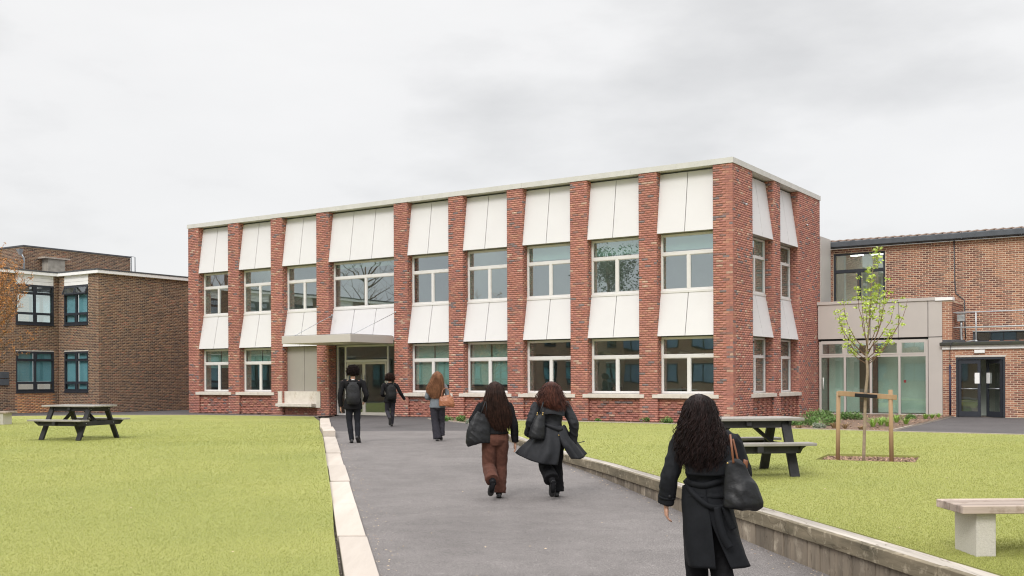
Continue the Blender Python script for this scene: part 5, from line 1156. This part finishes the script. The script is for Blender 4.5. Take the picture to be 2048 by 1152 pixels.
def backpack(t, off, mat, label, w_=.15, h=.235, d=.09, k=1.0, tilt=0):
    b = held('backpack', label, 'backpack', t, off); mb = MB()
    mb.tube([(0, 0, -h), (0, -.005, -h*.8), (0, -.01, -.02), (0, 0, h*.6), (0, .01, h*.92), (0, .02, h)], [(w_*.72, d*.6), (w_*.97, d*.98), (w_, d), (w_*.86, d*.85), (w_*.5, d*.55), (w_*.2, d*.3)], 20, sub=3)
    organic('pack_body', mb, .008, mat, b, 2, .004, .07)
    m2 = MB(); m2.tube([(0, -d*.75, -h*.86), (0, -d*.86, -h*.5), (0, -d*.8, -h*.08), (0, -d*.7, 0)], [(w_*.68, .03), (w_*.74, .045), (w_*.70, .035), (w_*.5, .01)], 16, sub=3); organic('front_pocket', m2, .007, mat, b, 1, .002, .05)
    z = MB(); z.tube([(math.sin(a)*w_*.80, -d*.55-.018*math.cos(a), h*.05+math.cos(a)*h*.74) for a in [R(x) for x in range(-100, 101, 20)]], .005, 5); z.build('zip', solem, b)
    for s in (-1, 1): ribbon([(s*.045, -.0, h*.9), (s*.075, .05, h*1.0), (s*.105, .12, h*.98), (s*.115, .2, h*.7)], .045, mat, b, 'shoulder_strap', .01, (0, -.3, 1)); ribbon([(s*w_*.9, .0, -h*.5), (s*(w_+.02), .08, -h*.25), (s*(w_+.01), .17, -h*.1)], .02, mat, b, 'side_strap', .004, (s, 0, 0))
    ribbon([(-.03, .0, h*.96), (-.02, -.01, h*1.1), (.02, -.01, h*1.1), (.03, 0, h*.96)], .014, mat, b, 'grab_loop', .006, (0, -1, 0)); return b
HD = R(9)
# --- tall boy in the black blazer
H = 1.77; J = base_joints(H, .03, .128)
J['elL'] = V3(-.30, -.02, 1.10); J['wrL'] = V3(-.285, .02, .84); J['elR'] = V3(.31, -.06, 1.10); J['wrR'] = V3(.27, .17, .97)
J['anL'] = V3(-.035, -.04, .085); J['ftL'] = V3(-.05, .10, .03); J['knL'] = V3(-.085, .02, .49)
J['knR'] = V3(.10, .03, .49); J['anR'] = V3(.105, -.10, .15); J['ftR'] = V3(.15, .03, .05)
P = dict(H=H, J=J, male=1); t, k = person(P, 'tall boy with dark curly hair in black blazer and backpack, leftmost of the walkers', (-3.72, 24.85, zpath(0, 24.85)), HD)
trousers(t, P, k, greytr, .090, .064, .052, .92)
top(t, P, k, blackwool, -.16, 'blazer', (.066, .056, .046), 1.12, .005)
hair_ball(t, J['head']+V3(0, -.015, .035), (.128, .135, .132), 900, hairblack, ln=.032, curl=.011, thick=.0042)
ribbon([(-.06, .0, J['neck'].z-.035), (0, -.07, J['neck'].z-.02), (.06, 0, J['neck'].z-.035)], .02, whitep, t, 'shirt_collar', .004, (0, -1, .3))
backpack(t, (.0, -.20, 1.16), packg, 'charcoal backpack on the back of the tall boy in the blazer', .155, .25, .085)
# --- shorter boy
H = 1.62; J = base_joints(H, .03, .12)
J['elR'] = V3(.33, .0, 1.03); J['wrR'] = V3(.47, .06, .83); J['elL'] = V3(-.26, -.06, 1.0); J['wrL'] = V3(-.16, .14, .95)
J['anR'] = V3(.06, .10, .08); J['ftR'] = V3(.07, .23, .03); J['knR'] = V3(.09, .10, .46); J['knL'] = V3(-.075, .10, .47); J['anL'] = V3(-.035, -.20, .26); J['ftL'] = V3(-.04, -.15, .11)
P = dict(H=H, J=J, male=1); t, k = person(P, 'shorter boy with curly brown hair and black backpack walking to the glass doors', (-3.80, 33.1, 0), R(14))
trousers(t, P, k, slatetr, .092, .070, .058, .95)
top(t, P, k, blackwool, -.12, 'jacket', (.064, .054, .044), 1.08, .005)
hair_ball(t, J['head']+V3(0, -.02, .02), (.125, .13, .125), 800, hairdark, ln=.034, curl=.012, thick=.0045)
backpack(t, (.02, -.19, 1.06), packm, 'black backpack on the back of the shorter curly haired boy', .155, .235, .09)
# --- woman with light brown hair
H = 1.64; J = base_joints(H, .03, .108)
J['elL'] = V3(-.25, -.02, 1.04); J['wrL'] = V3(-.17, .20, 1.0); J['elR'] = V3(.26, -.02, 1.04); J['wrR'] = V3(.20, .22, 1.05)
J['anL'] = V3(-.01, -.02, .07); J['ftL'] = V3(-.01, .11, .025); J['knL'] = V3(-.06, .03, .46); J['knR'] = V3(.09, .14, .46); J['anR'] = V3(.075, .12, .14); J['ftR'] = V3(.08, .24, .10)
P = dict(H=H, J=J); t, k = person(P, 'woman with long light brown hair in grey jacket and wide trousers, carrying a tan bag', (-1.78, 25.35, 0), R(4))
trousers(t, P, k, slatetr, .098, .088, .098, .95, .006)
top(t, P, k, greyjk, -.08, 'jacket', (.062, .056, .048), 1.1, .005)
hair_mass(t, [(1.66, 0, .02, .01, .01), (1.64, 0, .015, .055, .06), (1.58, 0, .0, .105, .11), (1.50, -.005, -.01, .125, .13), (1.40, -.02, -.02, .15, .13), (1.28, -.045, -.03, .19, .13), (1.18, -.05, -.04, .19, .125), (1.08, -.03, -.05, .15, .11), (.97, -.01, -.06, .08, .09)], 700, hairblond, .008, 5, .004, .09, (0, .32), arc=120, jit=.15)
b = held('handbag', 'tan leather handbag hanging from the arm of the woman with light brown hair', 'handbag', t, (.20, -.16, .95)); mb = MB()
mb.tube([(.02, 0, -.12), (.02, 0, -.09), (0, 0, .04), (-.02, .01, .13)], [(.17, .05), (.185, .08), (.165, .06), (.13, .015)], 18, sub=3); o = organic('bag_body', mb, .007, tanbag, b, 2, .007, .08)
for yy in (-.03, .03): ribbon([(-.10, yy, .12), (-.07, yy+.03, .27), (.02, yy+.05, .31), (.08, yy+.03, .25), (.09, yy, .11)], .018, tanbag, b, 'handle', .006)
# --- woman in rust brown trousers
H = 1.655; J = base_joints(H, .03, .112)
J['pelvis'].x = .0; J['elL'] = V3(-.325, -.02, 1.10); J['wrL'] = V3(-.27, .2, 1.0); J['elR'] = V3(.265, -.02, 1.04); J['wrR'] = V3(.285, .03, .79)
J['anR'] = V3(.055, .08, .075); J['ftR'] = V3(.06, .22, .025); J['knR'] = V3(.085, .10, .46); J['knL'] = V3(-.095, .03, .46); J['anL'] = V3(-.065, -.30, .26); J['ftL'] = V3(-.085, -.275, .12)
P = dict(H=H, J=J, hemL=.88, hemR=.99); t, k = person(P, 'woman with very long straight dark hair, black cardigan and rust brown trousers', (-.24, 15.12, zpath(0, 15.1)), R(6))
trousers(t, P, k, browntr, .108, .092, .100, 1.06, .007, .11)
top(t, P, k, blackcloth, .06, 'cardigan', (.070, .060, .050), 1.06, .006)
hair_mass(t, [(1.665, 0, .03, .012, .01), (1.65, 0, .02, .055, .06), (1.60, 0, .01, .100, .11), (1.50, 0, -.01, .125, .135), (1.40, .0, -.02, .150, .14), (1.30, .01, -.03, .175, .14), (1.20, .02, -.04, .185, .135), (1.12, .03, -.045, .18, .13), (1.02, .06, -.05, .15, .12), (.93, .08, -.055, .11, .11)], 900, hairdark, .004, 3, .0036, .06, (0, .26), arc=112, jit=.06)
b = held('shoulder_bag', 'large black leather tote on the left shoulder of the woman in rust brown trousers', 'tote bag', t, (-.235, -.10, .99)); mb = MB()
mb.tube([(-.02, 0, -.20), (-.02, 0, -.17), (0, 0, .0), (.05, 0, .16), (.07, 0, .215)], [(.15, .045), (.175, .075), (.165, .06), (.125, .025), (.105, .010)], 18, sub=3); organic('bag_body', mb, .007, blackbag, b, 2, .006, .10)
ribbon([(.01, -.01, .2), (.05, -.03, .30), (.085, .0, .385), (.10, .09, .40), (.09, .15, .3)], .016, blackbag, b, 'strap', .006, (-.3, -1, .3)); ribbon([(.12, -.01, .2), (.10, -.03, .30), (.10, .0, .39)], .014, blackbag, b, 'strap', .006)
# --- woman in the charcoal trench coat with flying hem
H = 1.65; J = base_joints(H, .04, .118)
J['elL'] = V3(-.30, -.06, 1.09); J['wrL'] = V3(-.325, .10, .89); J['elR'] = V3(.315, -.05, 1.06); J['wrR'] = V3(.325, .04, .775); J['hdL'] = V3(.4, .2, -.5)
J['anR'] = V3(.085, .10, .075); J['ftR'] = V3(.09, .24, .025); J['knR'] = V3(.085, .12, .46); J['knL'] = V3(-.09, .05, .46); J['anL'] = V3(-.02, -.29, .24); J['ftL'] = V3(-.025, -.285, .10)
P = dict(H=H, J=J, hemL=.82, hemR=.99); t, k = person(P, 'woman in charcoal trench coat with wind-blown hem and wavy auburn hair', (.56, 15.2, zpath(0, 15.2)), R(6))
trousers(t, P, k, blackcloth, .104, .092, .112, 1.0, .006)
top(t, P, k, trenchg, .05, 'trench_coat', (.082, .070, .060), 1.06, .008, .09)
sheet(t, [[(.09, -.13, 1.03), (-.05, -.16, 1.03), (-.17, -.10, 1.03), (-.20, .06, 1.03)], [(.09, -.20, .86), (-.06, -.24, .85), (-.22, -.14, .86), (-.27, .08, .86)], [(.08, -.25, .68), (-.08, -.30, .66), (-.30, -.18, .70), (-.40, .10, .74)], [(.045, -.27, .485), (-.14, -.31, .50), (-.36, -.20, .56), (-.51, .10, .635)]], trenchg, 'coat_tail', fold=.022, fq=6)
sheet(t, [[(.07, -.14, 1.03), (.16, -.12, 1.03), (.20, .04, 1.03)], [(.085, -.21, .86), (.20, -.17, .88), (.27, .06, .90)], [(.15, -.25, .72), (.27, -.19, .75), (.38, .08, .78)], [(.25, -.24, .57), (.40, -.17, .56), (.52, .06, .61)]], trenchg, 'coat_tail', fold=.022, fq=5, seed=2)
sheet(t, [[(-.15, -.085, 1.32), (0, -.12, 1.33), (.16, -.085, 1.32)], [(-.165, -.135, 1.24), (0, -.165, 1.25), (.17, -.135, 1.24)], [(-.17, -.15, 1.19), (0, -.18, 1.20), (.165, -.15, 1.16)]], trenchg, 'back_yoke', fold=.002, fq=2)
ribbon([(-.17, -.08, 1.06), (-.08, -.165, 1.04), (.03, -.19, 1.0), (.10, -.18, .98), (.18, -.10, 1.03)], .045, trenchg, t, 'belt', .01); ribbon([(.17, .0, .88), (.28, -.03, .80), (.38, -.02, .78), (.48, 0, .80)], .03, trenchg, t, 'belt_end', .008, (0, 0, 1))
for q, s in (('L', -1), ('R', 1)): w0 = J['el'+q].lerp(J['wr'+q], .78); MB().tube([w0, w0+(J['wr'+q]-w0)*.25], .058, 12).build('cuff_tab', trencht, t)
MB().ball((.075, -.215, .90), .010, 8, 6).build('buckle', gold, t)
hair_mass(t, [(1.66, 0, .03, .012, .01), (1.645, 0, .02, .055, .06), (1.60, 0, .01, .100, .11), (1.51, -.01, -.01, .125, .135), (1.43, -.01, -.02, .155, .15), (1.36, .0, -.03, .18, .16), (1.30, .04, -.04, .19, .16), (1.22, .10, -.05, .13, .14)], 800, hairchest, .013, 4, .0038, .16, (0, .24), arc=118, jit=.4)
b = held('shoulder_bag', 'black leather bag with brass clips carried by the woman in the flying coat', 'handbag', t, (-.215, -.20, 1.02)); mb = MB()
mb.tube([(-.03, 0, -.17), (-.025, 0, -.14), (0, 0, .0), (.035, .01, .15), (.04, .015, .185)], [(.09, .05), (.115, .085), (.10, .07), (.065, .04), (.05, .02)], 18, sub=3); organic('bag_body', mb, .007, blackbag, b, 2, .003, .10)
for dx in (-.02, .06): MB().ball((dx, -.03, .17), .010, 8, 6).tube([(dx, -.03, .17), (dx+.005, -.03, .21)], .006, 6).build('clip', gold, b)
ribbon([(.01, -.02, .18), (.05, -.02, .28), (.075, .03, .345), (.08, .13, .35)], .018, blackbag, b, 'strap', .006, (-.3, -1, .3))
# --- woman in front with long curly hair
H = 1.73; J = base_joints(H, .03, .118)
J['elL'] = V3(-.292, -.02, 1.10); J['wrL'] = V3(-.312, .03, .885); J['hdL'] = V3(.05, .02, -1); J['elR'] = V3(.285, .02, 1.12); J['wrR'] = V3(.22, .24, 1.10)
J['shL'] = V3(-.185, .03, 1.385); J['shR'] = V3(.19, .03, 1.385)
J['anL'] = V3(-.03, .16, .08); J['knL'] = V3(-.07, .12, .48); J['ftL'] = V3(-.03, .3, .025); J['knR'] = V3(.10, .06, .48); J['anR'] = V3(.12, -.12, .20); J['ftR'] = V3(.16, -.02, .08)
P = dict(H=H, J=J, skin=skin, curl=1.0); t, k = person(P, 'woman with long curly dark hair in a belted black trench coat, nearest the camera', (1.50, 8.2, zpath(0, 8.2)), R(0))
hz0 = lambda px, py: ((px-1410)/259, (1238-py)/259)
trousers(t, P, k, blackcloth, .095, .085, .085)
top(t, P, k, trencht, .02, 'trench_coat', (.078, .066, .060), 1.04, .007, .10, sx=.99)
# coat skirt: one open sheet from the waist to mid calf with a back vent
def ring(z, cx, cy, rx_, ry_, g0, g1):
    a = [g0+(360-g0-g1)*i/10 for i in range(11)]; return [(cx+rx_*math.sin(R(x)), cy-ry_*math.cos(R(x)), z) for x in a]
sheet(t, [ring(1.03, -.02, 0, .165, .125, -4, 4), ring(.93, -.01, 0, .182, .14, -4, 4), ring(.78, .01, -.01, .20, .155, -3, 3), ring(.62, .035, -.01, .220, .170, 7, 5), ring(.42, .085, -.01, .240, .19, 15, 13)], trencht, 'coat_skirt', fold=.010, fq=11, sub=6, seed=1.2)
sheet(t, [[(-.18, -.075, 1.34), (0, -.12, 1.35), (.18, -.075, 1.34)], [(-.185, -.125, 1.22), (0, -.155, 1.22), (.185, -.125, 1.22)], [(-.175, -.14, 1.13), (0, -.170, 1.12), (.175, -.14, 1.13)]], trencht, 'back_yoke', fold=.002, fq=2)
ribbon([(-.165, .03, 1.075), (-.142, -.085, 1.06), (-.05, -.137, 1.045), (.05, -.137, 1.07), (.14, -.095, 1.09)], .042, trencht, t, 'belt', .006)
ribbon([(-.17, -.02, 1.07), (-.13, -.125, .99), (-.03, -.168, .90), (.06, -.172, .885), (.12, -.16, .90)], .036, trencht, t, 'belt_end', .008)
ribbon([(.04, -.20, .89), (.055, -.205, .78), (.09, -.21, .66), (.135, -.215, .585)], .055, trencht, t, 'belt_end', .006); ribbon([(.10, -.19, .89), (.13, -.195, .80), (.165, -.19, .72)], .05, trencht, t, 'belt_end', .006)
w0 = J['elL'].lerp(J['wrL'], .68); MB().tube([w0, w0.lerp(J['wrL'], .25)], [.070, .069], 16).build('cuff_tab', trencht, t); MB().ball(w0+V3(.01, -.072, 0), .014, 10, 6).build('cuff_buckle', blackbag, t)
hair_mass(t, [(1.735, -.055, .03, 0.019, .02), (1.72, -.055, .02, 0.062, .06), (1.68, -.055, .01, 0.100, .11), (1.62, -.055, 0, 0.123, .135), (1.54, -.055, -.01, 0.135, .15), (1.45, -.055, -.02, 0.161, .16), (1.36, -.05, -.03, 0.178, .165), (1.28, -.045, -.035, 0.187, .165), (1.20, -.04, -.04, 0.178, .16), (1.13, -.035, -.045, 0.148, .15)], 1150, hairblack, .013, 10, .0034, .10, (0, .17), arc=120, shell=.80, npt=58, jit=.18)
b = held('shoulder_bag', 'black folding tote with brown leather flap on the right side of the nearest woman', 'tote bag', t, (.205, -.20, 1.05)); mb = MB()
mb.tube([(.03, 0, -.175), (.03, 0, -.14), (.015, 0, -.05), (-.02, .0, .10), (-.045, .0, .19)], [(.11, .05), (.150, .085), (.130, .075), (.085, .03), (.055, .010)], 20, ref=(1, 0, .12), sub=3); organic('bag_body', mb, .007, blackbag, b, 2, .010, .12)
brn = M('brown_strap_leather', (.20, .075, .035), rough=.45)
ribbon([(-.045, -.02, .17), (-.055, -.03, .25), (-.06, -.01, .33), (-.05, .07, .38)], .016, brn, b, 'strap', .006, (-.2, -1, .3)); ribbon([(.0, .0, .15), (-.02, -.0, .25), (-.04, .02, .35)], .014, brn, b, 'strap', .006)
MB().tube([(.03, -.0, .155), (.065, -.0, .15)], [(.045, .006), (.038, .006)], 14, ref=(0, 0, 1)).build('flap', brn, b); MB().ball((-.09, -.02, .17), .008, 8, 6).build('clip', gold, b)
print('objects', len(bpy.data.objects), 'tris', sum(len(m.polygons) for m in bpy.data.meshes))
